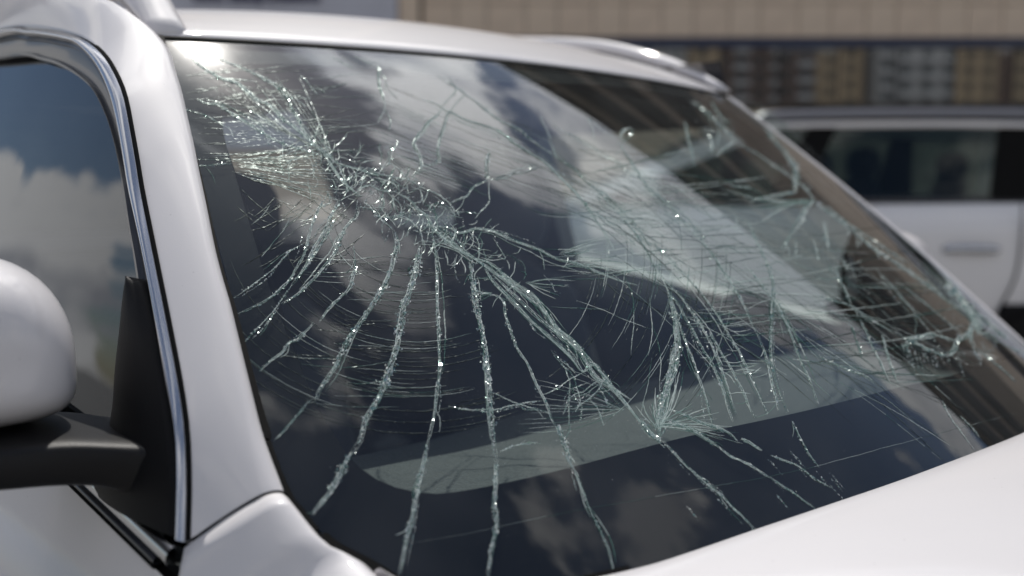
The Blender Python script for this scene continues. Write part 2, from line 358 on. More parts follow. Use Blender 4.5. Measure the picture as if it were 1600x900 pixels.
# match up: pair the two rails by giving both the same share of pillar and roof
def split(P, n1, n2, idx):
    a = cat(P[:idx+1], n1); b = cat(P[idx:], n2); return np.vstack([a, b[1:]])
ic = int(np.argmin([abs(p[0]+.62)+abs(p[2]-1.69) for p in Cc])); ig = int(np.argmin([np.linalg.norm(p-Gs[0]) for p in Gc]))
Cr = split(Cc, 60, 90, ic); Gr = split(Gc, 60, 90, ig)
def roll(G, Cp, h=.026, n=22, lipg=.012, lipc=.010, near=True):
    rows = []
    h0 = h
    for i, (g, c) in enumerate(zip(G, Cp)):
        h = h0*(1-.5*max(0, (i/(len(G)-1)-.72)/.28)**1.5) if near else h0
        t = unit((G[min(i+1, len(G)-1)]-G[max(i-1, 0)])+(Cp[min(i+1, len(G)-1)]-Cp[max(i-1, 0)]))
        d = c-g; o = unit(np.cross(d, t))
        if o@(((g+c)/2)-np.array([-1.0, 0, 1.2])) < 0: o = -o
        r = [g-o*lipg+unit(d)*.004, g-o*lipg*.45+unit(d)*.0008]
        for s in (np.r_[np.linspace(0, .22, 10), np.linspace(.22, 1, n-9)[1:]] if near else np.linspace(0, 1, n)):
            b = (math.sqrt(max(0, 1-(1-s/.22)**2)) if s < .22 else 1-((s-.22)/.78)**1.5) if near else (1-abs(2*s-1)**2.6)
            r.append(g+d*s+o*h*b)
        r += [c-o*lipc*.5-unit(d)*.0005, c-o*lipc-unit(d)*.004]
        rows.append(r)
    return rows
mb = MB(); rows = roll(Gr, Cr); mb.grid(rows); pill = mb.build('screen_pillar', M['white'], suv)
# the same panel on the far side, mirrored about the car's centre line
mb = MB()
Gf = [S(1.0, v)*1.0 for v in np.linspace(1.0, .0, 16)]
Gf = [p for p in Gf]
Cf = [p+np.array([.0, .052, -.035]) for p in Gf]
far_top = [np.array([-2.9, .67, 1.86]), np.array([-2.0, .68, 1.875]), np.array([-1.4, .69, 1.855]), np.array([-1.0, .68, 1.815]), np.array([-.78, .665, 1.755])]
Gff = cat(far_top+Gf[0:], 110)
off = np.array([0, .055, -.045]); Cff = np.array([p+off for p in Gff])
mb.grid(roll(Gff, Cff, h=.010, near=False)); mb.build('screen_pillar', M['white'], suv)

# rubber seal beside the glass
def strip(name, P, widths, o_dir, m, parent, thick=.004, lift=.0):
    """a thin moulding following P; widths = offset vectors"""
    P = np.asarray(P); rows = []
    for i, p in enumerate(P):
        rows.append([p+widths[0][i]*1.0, p+widths[0][i]+o_dir[i]*thick, p+widths[1][i]+o_dir[i]*thick, p+widths[1][i]])
    mb = MB(); mb.grid(rows, close_v=True); return mb.build(name, m, parent, sharp=40)
sealP = cat([onglass(*q) for q in seal_px+[(470,803),(500,840),(530,863),(575,886),(650,925),(760,934),(870,921),(985,896)]], 160)
nn = []; wid0 = []; wid1 = []
for i, p in enumerate(sealP):
    px = proj(p); u, v = uv_of(*px); n = Sn(u, v); nn.append(n)
    t = unit(sealP[min(i+1, 159)]-sealP[max(i-1, 0)]); s = np.cross(n, t); s = s if s[1] > 0 or (i > 110 and s[0] < 0) else -s
    if i > 100: s = s if s[0] < 0 else -s
    wid0.append(-s*.004-n*.001); wid1.append(s*.0065-n*.001)
strip('rubber_seal', sealP, (wid0, wid1), nn, M['rubber'], windscreen, thick=.004)
# far and top seals
tp = cat([S(u, 1.0) for u in np.linspace(-1, 1, 30)], 80); nn = [Sn(u, .98) for u in np.linspace(-1, 1, 80)]
strip('rubber_seal', tp, ([np.array([-.004, 0, 0])]*80, [np.array([.004, 0, -.003])]*80), nn, M['rubber'], windscreen, thick=.003)

# roof skin
def hdr(u): return S(u, 1.0)
def roofz(s, y):
    return .150*(1-math.exp(-s/.36))-.014*s + .019*(y/.65)*(1-math.exp(-s/.3))
us = np.linspace(-1.0, 1.0, 60); rows = []
for u in us:
    p = hdr(u); r = [p+np.array([0, 0, -.010]), p+np.array([-.003, 0, .003])]
    for s in np.r_[np.linspace(.012, .6, 26), np.linspace(.7, 2.9, 16)]:
        e = min(1, (1-abs(u))/.10); drop = -.02*(1-e)**2
        r.append(np.array([p[0]-s, p[1]*(1+.03*min(s, 1)), p[2]+.006+roofz(s, p[1])+.035*(1-u*u)*(1-math.exp(-s/.4))+drop*min(1, s/.25)]))
    rows.append(r)
mb = MB(); mb.grid(rows); mb.build('roof', M['white'], suv)
mb = MB(); mb.grid([[q+np.array([0, 0, -.05]) for q in r[2:]] for r in rows]); mb.build('headliner', M['liner'], suv)
# roof rails
def rail(P, wv, hv, name='roof_rail'):
    P = cat(P, 60); rows = []
    for i, p in enumerate(P):
        t = i/59; k = min(1, (1-t)/.12+.35); rows.append([p+wv*math.cos(a)*.5*(.75+.25*k)+hv*math.sin(a)*k for a in np.linspace(0, 2*math.pi, 14, endpoint=False)])
    mb = MB(); mb.grid(rows, close_v=True); b = len(mb.v)-14; mb.f.append(tuple(range(b, b+14))); return mb.build(name, M['white'], suv)
rail([(-2.7, -.63, 1.89), (-2.0, -.632, 1.925), (-1.4, -.63, 1.915), (-1.1, -.628, 1.888), (-.92, -.625, 1.848), (-.80, -.624, 1.800), (-.725, -.625, 1.750), (-.675, -.628, 1.716)], np.array([0, .070, .0]), np.array([.014, 0, .028]))
rail([(-2.8, .655, 1.88), (-2.0, .66, 1.925), (-1.55, .66, 1.925), (-1.3, .655, 1.902), (-1.05, .65, 1.865), (-.85, .643, 1.808), (-.72, .638, 1.757), (-.66, .636, 1.725)], np.array([0, .04, .0]), np.array([.006, 0, .013]))

# near front door: chrome surround, black frame, glass, mirror triangle, skin
ch_in = [(0,58),(45,57),(73,60),(100,65),(123,73),(150,103),(170,145),(187,207),(195,250),(203,297),(216,350),(230,410),(247,500),(263,597),(275,645),(283,693),(284,760),(283,838)]
gl_px = [(0,88),(50,93),(90,107),(127,133),(147,167),(156,190),(163,213),(171,250),(177,287),(184,340),(193,393),(203,467)]
door = empty('front_door', (0, 0, 0)); door.parent = suv
def loft2(A, B, n=60, rows_=6, h=0., on=None):
    A = cat(A, n); B = cat(B, n); out = []
    for a, b in zip(A, B):
        d = b-a; o = np.array([.1, -1, .25]); o = unit(o)
        out.append([a+d*s+o*h*(1-(2*s-1)**2) for s in np.linspace(0, 1, rows_)])
    return out
def back(P, dx): return [P[0]+np.array([-dx, -.02, .02]), P[0]+np.array([-dx*.5, -.012, .018])]+list(P)
Co = [side(*q) for q in chrome_px]; Ci = [side(*q) for q in ch_in]
mb = MB(); g = loft2(back(Co, 1.2), back(Ci, 1.2), 110, 8, .007)
mb.grid(g); mb.build('chrome_surround', M['chrome'], door)
# dark shut line between surround and pillar
mb = MB(); g = loft2([p+np.array([.004, .004, .002]) for p in back(Co, 1.2)], [p+np.array([-.002, .001, -.002]) for p in back(Co, 1.2)], 110, 3, .0025); mb.grid(g); mb.build('shut_line', M['rubber'], door)
Gi = [side(*q, off=-.010) for q in gl_px]
fr_out = [side(*q, off=-.003) for q in ch_in[:-4]]
A = back(fr_out, 1.2); B = back(Gi, 1.2)
# parametrise the frame so that both edges pass the bend together
def bend(P, k): return int(np.argmin([abs(p[0]-k) for p in P]))
mb = MB(); A2 = cat(A, 120); B2 = cat(B, 120); rows = []
for a, b in zip(A2, B2):
    o = np.array([.05, -1, .2]); o = unit(o)
    rows.append([a, a+(b-a)*.12+o*.001, a+(b-a)*.18-o*.004, a+(b-a)*.5-o*.003, a+(b-a)*.78-o*.004, a+(b-a)*.86+o*.001, a+(b-a)*.97+o*.001, b-o*.006])
mb.grid(rows); mb.build('window_frame', M['satin'], door, sharp=50)
# window glass: nearly flat pane, slightly inset
rows = []
for x in np.linspace(-1.75, -.27, 50):
    rows.append([np.array([x, -(hw(x, z)-.034+.020*math.sin(3.1*(z-1.1)/.7)), z]) for z in np.linspace(1.10, 1.735, 30)])
mb = MB(); mb.grid(rows)
me = mb.mesh('door_window')
bm = bmesh.new(); bm.from_mesh(me)
outl = cat(np.array([proj(p) for p in A2]), 120)
kill = []
for f in bm.faces:
    c = f.calc_center_median(); x, y = c.x, c.z
    # keep what lies under the frame line
    k = np.argmin(np.abs(A2[:, 0]-x)); lim = A2[k][2]-.006
    if y > lim: kill.append(f)
bmesh.ops.delete(bm, geom=kill, context='FACES'); bm.to_mesh(me); bm.free()
link('door_window', me, M['side'], door)
# mirror triangle
tri_o = [side(*q, off=.004) for q in [(218,434),(229,445),(245,510),(262,605),(276,690),(282,760),(281,838)]]
tri_i = [side(*q, off=.006) for q in [(217,433),(203,470),(190,563),(184,640),(170,700),(150,745),(160,770)]]
mb = MB(); rows = []
for i, (a, b) in enumerate(zip(cat(tri_o, 50), cat(tri_i, 50))):
    o = unit([.15, -1, .25]); rows.append([a-o*.012, a]+[a+(b-a)*s+o*.010*(1-(2*s-1)**2) for s in np.linspace(.06, .94, 8)]+[b, b-o*.016])
mb.grid(rows); mb.build('mirror_triangle', M['black'], door)
# door skin below the window line, with the belt moulding
belt_o = [side(*q) for q in [(115,756),(165,805),(215,852),(263,900)]]
d0 = belt_o[-1]-belt_o[0]; sl_ = (belt_o[-1][2]-belt_o[0][2])/(belt_o[-1][0]-belt_o[0][0])
def beltz(x): return belt_o[0][2]+sl_*(x-belt_o[0][0])
rows = []
XD = np.linspace(-3.6, -.146, 100)
for x in XD:
    zb = beltz(x); xx = x
    r = []
    for s in np.r_[0, np.linspace(.004, .12, 14), np.linspace(.15, .88, 14)]:
        z = zb-s; r.append(np.array([xx+(.10*s if x > 0 else 0), -(hw(xx, z)+.004), z]))
    rows.append(r)
mb = MB(); mb.grid(rows); mb.build('door_skin', M['white'], door)
def belt_strip(name, za, zb_, out, m, n=5, xe=-.162):
    rows = []
    for x in np.linspace(-3.6, xe, 90):
        z1 = beltz(x)+za; z0 = beltz(x)+zb_
        r = [np.array([x, -(hw(x, z1)-.012), z1])]
        for s in np.linspace(0, 1, n):
            z = z1+(z0-z1)*s; r.append(np.array([x, -(hw(x, z)+out+.003*(1-(2*s-1)**2)), z]))
        r.append(np.array([x, -(hw(x, z0)-.012), z0])); rows.append(r)
    mb = MB(); mb.grid(rows); mb.build(name, m, door, sharp=60)
belt_strip('belt_moulding', .004, .0005, .005, M['rubber']); belt_strip('belt_moulding', .011, .0045, .006, M['satin'])
belt_strip('belt_moulding', .026, .0115, .006, M['chrome'], xe=-.142); belt_strip('belt_moulding', .040, .0265, .003, M['rubber'])

# door mirror: painted cap, black foot and underside, bright foot top
def mirror(sgn, base):
    mr = empty('side_mirror', tuple(base)); mr.parent = suv
    b = np.zeros(3)
    # cap: rounded shell, flat underneath, widest low down; local y outward
    rows = []
    W, H, D = .122, .165, .115
    for i, t in enumerate(np.linspace(0, math.pi, 26)):      # from front pole to back rim
        r = []
        ft = t/math.pi
        rad = math.sin(ft*math.pi/2)**.62; xx = D*(math.cos(ft*math.pi/2)**.85)
        for a in np.linspace(0, 2*math.pi, 48, endpoint=False):
            ca, sa = math.cos(a), math.sin(a)
            y = W*abs(ca)**(.68 if sa > 0 else .42)*math.copysign(1, ca)
            if sa > 0: z = H*.60*abs(sa)**.95
            else: z = -H*.40*abs(sa)**.42
            y = y*(1+.05*(-z/H))
            r.append(np.array([xx, sgn*(y*rad), z*rad]))
        rows.append(r)
    mb = MB(); mb.grid(rows, close_v=True); mb.build('mirror_cap', M['white'], mr)
    # back shell with the mirror glass facing rearward
    mb = MB(); last = rows[-1]
    mb.grid([last, [p*np.array([1, .97, .97])+np.array([-.02, 0, 0]) for p in last]], close_v=True); mb.build('mirror_rim', M['black'], mr)
    mb = MB(); mb.v = [tuple(p*np.array([1, .93, .93])+np.array([-.012, 0, 0])) for p in last]; mb.f = [tuple(range(48))]; mb.build('mirror_glass', M['chrome'], mr, smooth=False)
    return mr
mr = mirror(1, (-.375, -.997, 1.357))
mr.children[0]['label'] = 'white painted mirror cap'
MB0 = np.array([-.375, -1.005, 1.352])
def rel(P): return [np.asarray(p)-MB0 for p in P]
# foot: a black arm running from the triangle out under the cap
arm = []
for y, x0, x1, z0, z1 in [(-1.13, -.40, -.29, 1.270, 1.290), (-1.08, -.41, -.262, 1.262, 1.291), (-1.0, -.42, -.250, 1.250, 1.290), (-.93, -.42, -.240, 1.243, 1.287), (-.895, -.41, -.230, 1.236, 1.282), (-.868, -.40, -.215, 1.222, 1.278), (-.853, -.38, -.195, 1.208, 1.276), (-.84, -.34, -.200, 1.20, 1.28)]:
    xc, zc, a, b_ = (x0+x1)/2, (z0+z1)/2, (x1-x0)/2, (z1-z0)/2
    arm.append([np.array([xc+a*math.copysign(abs(math.cos(t))**.32, math.cos(t)), y, zc+b_*math.copysign(abs(math.sin(t))**.32, math.sin(t))])-MB0 for t in np.linspace(0, 2*math.pi, 28, endpoint=False)])
mb = MB(); mb.grid(cat(np.array(arm).reshape(len(arm), -1), 30).reshape(30, 28, 3), close_v=True); mb.f.append(tuple(range(28))); mb.build('mirror_foot', mat('mirror_foot_plastic', (.007, .007, .008), .42, spec=.26, bump=.2, bscale=900), mr)
mrf = mirror(-1, (-.44, .925, 1.312))
mb = MB(); mb.grid([[np.array([.02+.05*math.cos(t), -.16+.2*k, -.075+.03*math.sin(t)]) for t in np.linspace(0, 2*math.pi, 12, endpoint=False)] for k in np.linspace(0, 1, 6)], close_v=True); mb.build('mirror_foot', M['black'], mrf)
# far mirror triangle
mb = MB(); mb.add([(-.10, .800, 1.17), (-.40, .825, 1.19), (-.42, .765, 1.40), (-.36, .742, 1.46), (-.10, .820, 1.17), (-.40, .845, 1.19), (-.42, .785, 1.40), (-.36, .762, 1.46)], [(0,1,2,3), (4,7,6,5), (0,3,7,4), (1,5,6,2), (0,4,5,1), (2,6,7,3)])
mb.build('mirror_triangle', M['seat'], suv, smooth=False)

# front wing: from the pillar seam forward, wrapping to the flank
wi_px = [(449,780),(470,806),(500,843),(530,866),(574,888)]
Wi = [onglass(*q, off=.004) for q in wi_px]; Wi += [np.array([.12, -.765, 1.172]), np.array([.30, -.775, 1.135]), np.array([.55, -.785, 1.085]), np.array([.8, -.79, 1.03])]
Wo = [side(288, 856), np.array([-.118, -.876, 1.165]), np.array([-.085, -.893, 1.11]), np.array([-.01, -.91, 1.05]), np.array([.18, -.925, 1.0]), np.array([.5, -.925, .96]), np.array([.85, -.90, .90])]
A = cat(Wi, 60); B = cat(Wo, 60); rows = []
for i, (a, b) in enumerate(zip(A, B)):
    o = unit([.25, -.45, .85]); d = b-a
    r = [a-o*.02+d*.05, a-o*.006-d*.0]+[a+d*s+o*(.013+.020*min(1, i/25))*(math.sqrt(max(0, 1-(1-s/.22)**2)) if s < .22 else 1-((s-.22)/.78)**1.5) for s in np.r_[np.linspace(0, .22, 10), np.linspace(.25, 1, 14)]]
    e = r[-1]; r += [e+np.array([0, -.012*(1-math.exp(-s/.1)), -s]) for s in (.03, .08, .15, .3, .5)]
    if i == 0: rows.append([q-o*.012+np.array([.0015, 0, -.001]) for q in r])
    rows.append(r)
mb = MB(); mb.grid(rows); mb.build('front_wing', M['white'], suv)
seam = [q for q in rows[1][2:24]]; fw = unit(np.array([-.7, .1, .6]))
mb = MB(); mb.tube([q+fw*.0022-unit([.25, -.45, .85])*.0005 for q in seam], .0011, 8); mb.build('shut_line', M['rubber'], suv)
# bonnet
bn_px = [(583,897),(640,925),(760,934),(870,921),(985,896),(1060,873),(1170,835),(1276,799),(1431,745),(1600,678)]
E1 = [onglass(*q, off=.006) for q in bn_px]
last = uv_of(1600, 678); E1 += [S(u, last[1]*(1-k)+.0*k)+Sn(u, .02)*.006 for k, u in zip((.3, .6, .9, 1), (.35, .55, .75, .93))]
E1 = cat(E1, 90); rows = []
for i, p in enumerate(E1):
    e = i/89; r = [p+np.array([-.004, 0, -.020]), p+np.array([0, 0, -.004]), p+np.array([.003, 0, .002]), p+np.array([.010, 0, .006])]
    for s in np.r_[np.linspace(.03, .3, 14), np.linspace(.35, 1.05, 18)]:
        yy = p[1]*(1+.04*s); r.append(np.array([p[0]+s, yy, p[2]+.006+.02*(1-math.exp(-s/.08))-.075*s-.07*s*s-.02*(abs(yy)/.75)**4*min(1, s/.1)]))
    rows.append(r)
mb = MB(); mb.grid(rows); mb.build('bonnet', M['white'], suv)
# dark channel under the bonnet gap
mb = MB(); mb.grid([[p+np.array([-.01, 0, -.035]), p+np.array([.9, 0, -.16])] for p in cat([S(u, -.04) for u in np.linspace(-1.05, 1, 30)], 40)]); mb.build('scuttle_panel', M['rubber'], suv)
# rest of the body shell (nose, far flank, tail) so the car is whole from a step aside
mb = MB()
prof = [(.80, 1.02), (1.02, .92), (1.12, .75), (1.15, .55), (1.12, .35), (.9, .22), (-3.5, .22), (-3.75, .4), (-3.8, .9), (-3.7, 1.2)]
mb.grid([[np.array([x, y, z]) for y in np.linspace(-.93, .93, 12)] for x, z in prof]); mb.build('body_shell', M['white'], suv)
rows = []
for x in np.linspace(-3.6, .9, 60):
    zt = min(1.16+.10*max(-x, 0), 1.36) if x < 0 else 1.13-.10*x
    rows.append([np.array([x, hw(x, z)+.0, z]) for z in np.r_[zt, zt-.01, zt-.03, np.linspace(zt-.06, .3, 12)]])
mb = MB(); mb.grid(rows); mb.build('far_flank', M['white'], suv)
mb = MB(); mb.grid([[np.array([-3.75, y, 1.15]), np.array([-3.70, y*.99, 1.31])] for y in np.linspace(-.84, .84, 12)]); mb.build('tailgate', M['white'], suv)
for wx in (.45, -2.35):
    for s in (-1, 1):
        wh = empty('wheel', (wx, s*.80, .36)); wh.parent = suv
        mb = MB(); G = []
        for a in np.linspace(0, 2*math.pi, 40, endpoint=False):
            G.append([np.array([r*math.cos(a), y, r*math.sin(a)]) for r, y in [(.24, -.11), (.34, -.115), (.36, -.09), (.36, .09), (.34, .115), (.24, .11)]])
        mb.grid(G, close_u=True); mb.build('tyre', M['tyre'], wh)
        mb = MB()
        for k in range(5):
            a = k*2*math.pi/5; c, s_ = math.cos(a), math.sin(a)
            mb.add([(c*r-s_*t, s*.09+dy, s_*r+c*t) for r, t in ((.03, -.03), (.24, -.02), (.24, .02), (.03, .03)) for dy in (-.012, .012)], [(0,2,4,6), (1,7,5,3), (0,1,3,2), (2,3,5,4), (4,5,7,6)])
        mb.build('rim', M['rim'], wh, smooth=False)

# ------------------------------------------------------------------ cabin
dashb = []
for k in range(50):
    u = -0.97+1.94*k/49; p0 = S(u*.985, .015)+np.array([-.02, 0, -.035])
    xb = -.40-.05*(1-u*u)+.04*math.exp(-((u+.5)/.3)**2); r = []
    for s in np.linspace(0, 1, 24):
        x = p0[0]+(xb-p0[0])*s; hood = .035*math.exp(-((u-.48)/.2)**2)*max(0, math.sin(math.pi*min(1, s*1.05)))**.5*(s > .4)
        r.append(np.array([x, p0[1], p0[2]*(1-s)+1.165*s+.012*math.sin(math.pi*s)+hood]))
    r += [np.array([xb-.02, p0[1], 1.15]), np.array([xb-.022, p0[1], 1.12]), np.array([xb+.03, p0[1], 1.0]), np.array([xb+.06, p0[1], .7])]
    dashb.append(r)
mb = MB(); mb.grid(dashb); mb.build('dashboard', M['dash'], suv)
def seatobj(x, y, lean=.22, tall=0.):
    st = empty('seat', (x, y, .55)); st.parent = suv
    def cush(a, b, bev): mb = MB(); mb.box(a, b, bev); return mb
    # backrest: tapering shell with rounded shoulders
    rows = []
    for s in np.linspace(0, 1, 16):
        z = .15+.62*s; xw = -.05-lean*s; w_ = .25*(1-.12*s)*(1 if s < .86 else math.sqrt(max(.05, 1-((s-.86)/.145)**2))); t_ = .075*(1-.25*s)
        rows.append([np.array([xw+t_*math.copysign(abs(math.cos(a))**.6, math.cos(a)), w_*math.copysign(abs(math.sin(a))**.7, math.sin(a)), z]) for a in np.linspace(0, 2*math.pi, 32, endpoint=False)])
    mb = MB(); mb.grid(rows, close_v=True); mb.f.append(tuple(range(15*32, 16*32))); mb.build('backrest', M['seat'], st)
    cush((-.12, -.25, .0), (.42, .25, .16), .05).build('seat_cushion', M['seat'], st)
    rows = []
    for s in np.linspace(0, 1, 14):
        z = .785+tall+.21*s; e = (1-abs(2*s-1)**3.2)**.5; w_ = .04+.105*e; t_ = .02+.035*e
        rows.append([np.array([-.05-lean*1.05+.02+t_*math.cos(a), w_*math.copysign(abs(math.sin(a))**.7, math.sin(a)), z]) for a in np.linspace(0, 2*math.pi, 28, endpoint=False)])
    mb = MB(); mb.grid(rows, close_v=True); mb.f += [tuple(range(28)), tuple(range(13*28, 14*28))]; h = mb.build('headrest', M['seat'], st)
    for q in (-.05, .05):
        mb = MB(); mb.tube([(-.05-lean, q, .72), (-.05-lean*1.05+.01, q, .82+tall)], .007); mb.build('headrest_post', M['satin'], h)
seatobj(-.86, .37); seatobj(-.86, -.38)
for y in (-.42, .42): pass
mb = MB(); mb.box((-2.25, -.62, .45), (-1.75, .62, .70), .06); mb.box((-2.40, -.62, .65), (-2.22, .62, 1.30), .06); mb.build('rear_bench', M['seat'], suv)
# steering wheel with column
swh = empty('steering_wheel', (-.50, .38, 1.13)); swh.parent = suv
ax = unit([-.88, 0, .42]); e1 = np.array([0, 1., 0]); e2 = np.cross(ax, e1)
mb = MB(); G = []
for a in np.linspace(0, 2*math.pi, 48, endpoint=False):
    rd = math.cos(a)*e1+math.sin(a)*e2
    G.append([rd*.185+.015*(math.cos(b)*rd+math.sin(b)*ax) for b in np.linspace(0, 2*math.pi, 10, endpoint=False)])
mb.grid(G, close_u=True, close_v=True); mb.build('wheel_rim', M['wheelm'], swh)
mb = MB()
for a in (0, math.pi, -math.pi/2):
    rd = math.cos(a)*e1+math.sin(a)*e2; mb.tube([rd*.04-ax*.02, rd*.175], [.026, .014], 8)
mb.build('wheel_spoke', M['wheelm'], swh)
mb = MB(); mb.tube([-ax*.05, -ax*.02, ax*.0, ax*.012], [.07, .075, .07, .03], 20); mb.tube([-ax*.05, -ax*.25], [.05, .05], 12); mb.build('wheel_hub', M['wheelm'], swh)
# floor, lower walls, rear bulkhead
mb = MB(); mb.box((-2.6, -.82, .42), (.0, .82, .46)); mb.box((-2.68, -.80, .45), (-2.6, .80, 1.30)); mb.box((-2.6, -.84, .45), (-.02, -.81, 1.16)); mb.box((-.05, -.8, .5), (-.02, .8, 1.08))
mb.build('cabin_floor', M['cabin'], suv, smooth=False)
rows = []
for x in np.linspace(-2.6, -.12, 40):
    zt = 1.15+.11*min(-x, 1.5); rows.append([np.array([x, hw(x, zt)-.004, zt-.01]), np.array([x, hw(x, zt)-.02, zt+.004]), np.array([x, hw(x, zt)-.085, zt+.000])])
mb = MB(); mb.grid(rows); mb.build('window_sill', M['white2'], suv)
rows = [[np.array([x, hw(x, 1.2)-.10, 1.148+.11*min(-x, 1.5)]), np.array([x, .75, 1.10+.1*min(-x, 1.5)]), np.array([x, .74, .9]), np.array([x, .74, .45])] for x in np.linspace(-2.6, -.12, 30)]
mb = MB(); mb.grid(rows); mb.build('door_card', M['cabin'], suv)
# middle and rear pillars, roof edges
for s in (-1, 1):
    for x0, x1, sh in ((-1.42, -1.30, -.10), (-2.45, -2.2, -.18)):
        mb = MB()
        mb.add([(x0, s*.80, 1.2), (x1, s*.80, 1.2), (x1, s*.86, 1.2), (x0, s*.86, 1.2), (x0+sh, s*.66, 1.80), (x1+sh*.6, s*.66, 1.80), (x1+sh*.6, s*.72, 1.78), (x0+sh, s*.72, 1.78)],
               [(0,1,5,4), (1,2,6,5), (2,3,7,6), (3,0,4,7)]); mb.build('door_pillar', M['satin'], suv, smooth=False)
mb = MB(); mb.grid([[np.array([x, .69, 1.80]), np.array([x, .73, 1.72]), np.array([x, .77, 1.66])] for x in np.linspace(-2.6, -.72, 20)]); mb.build('roof_frame', M['satin'], suv)
mb = MB(); mb.grid([[np.array([x, .62, 1.79]), np.array([x, .70, 1.72]), np.array([x, .74, 1.65])] for x in np.linspace(-2.6, -.72, 20)]); mb.build('roof_frame', M['liner'], suv)
rows = [[np.array([x, hw(x, z)-.012, z]) for z in np.linspace(1.15+.11*min(-x, 1.5), 1.70 if x < -.62 else 1.70-(x+.62)*.98, 8)] for x in np.linspace(-2.5, -.22, 40)]
mb = MB(); mb.grid([r for r in rows if r[0][0] > -1.42]); mb.build('door_window', M['side2'], suv)
mb = MB(); mb.grid([r for r in rows if r[0][0] <= -1.38]); mb.build('door_window', M['side'], suv)
mb = MB(); mb.grid([[np.array([-3.70, y, 1.30]), np.array([-3.40, y*.86, 1.80])] for y in np.linspace(-.8, .8, 8)]); mb.build('rear_window', M['side'], suv)
# inner lining of the far screen pillar
mb = MB(); mb.grid([[S(.925, v)-Sn(.925, v)*.012, S(.935, v)-Sn(.925, v)*.05, S(1.0, v)-Sn(1, v)*.06+np.array([0, .02, 0])] for v in np.linspace(0, 1, 20)]); mb.build('pillar_trim', M['cabin'], suv)
mb = MB(); mb.grid([[S(-.94, v)-Sn(-.925, v)*.012, S(-.94, v)-Sn(-.925, v)*.05, S(-.97, v)-Sn(-1, v)*.07] for v in np.linspace(.3, 1, 20)]); mb.build('pillar_trim', M['cabin'], suv)
# ------------------------------------------------------------------ cracks in the windscreen
def gpath(px):
    """trace (picture pixels) -> spots (u,v) on the curved glass"""
    return np.array([uv_of(x, y) for x, y in px])
def frame_at(uv):
    u, v = uv; return S(u, v), Sn(u, v)
PXM = lambda P: float((P-CAM)@F)/FPX             # metres per picture pixel there
class Shards:
    def __init__(s): s.v = []; s.f = []
    def tri(s, P, n, t, size, elong=1., tilt=.9, lift=0.):
        b = np.cross(n, t)
        a0 = rng.uniform(0, 2*math.pi)
        nn = unit(n+rng.normal(0, tilt, 3)); e1 = unit(np.cross(nn, b+.001)); e2 = np.cross(nn, e1)
        k = len(s.v); m = 3 if rng.random() < .6 else 4
        for j in range(m):
            a = a0+j*2*math.pi/m+rng.uniform(-.5, .5); r = size*rng.uniform(.45, 1.1)
            s.v.append(tuple(P+n*lift+e1*(r*math.cos(a)*elong)+e2*(r*math.sin(a))))
        s.f.append(tuple(range(k, k+m)))
    def ribbon(s, pts, ns, w, jag=.16):
        k = len(s.v); n = len(pts)
        for i in range(n):
            t = pts[min(i+1, n-1)]-pts[max(i-1, 0)]; b = np.cross(ns[i], t); b /= np.linalg.norm(b)+1e-12
            tl = rng.normal(0, .3); ww = w*max(.15, 1+rng.normal(0, jag))*min(1, .25+4*min(i, n-1-i)/n)
            s.v.append(tuple(pts[i]+b*ww*.5+ns[i]*(.0006+ww*tl*.25))); s.v.append(tuple(pts[i]-b*ww*.5+ns[i]*(.0006-ww*tl*.25)))
        # short separate pieces so that each catches the light in its own way
        vv = s.v[k:]; s.v = s.v[:k]
        i = 0
        while i < n-1:
            L = min(int(rng.integers(4, 22)), n-1-i); kk = len(s.v); s.v += vv[2*i:2*(i+L)+2]
            for j in range(L): s.f.append((kk+2*j, kk+2*j+1, kk+2*j+3, kk+2*j+2))
            i += L
    def build(s, name, m, parent, kind=None):
        me = bpy.data.meshes.new(name); me.from_pydata(s.v, [], s.f); me.update()
        o = link(name, me, m, parent, smooth=False)
        if kind: o['kind'] = kind
        return o
def dense(px, step=1.6):
    """resample in the picture, then drop onto the glass"""
    P = np.asarray(px, float); L = np.linalg.norm(np.diff(P, axis=0), axis=1).sum()
    Q = cat(P, max(3, int(L/6)+2))
    UVs = gpath(Q)
    return cat(UVs, max(4, int(L/step)))
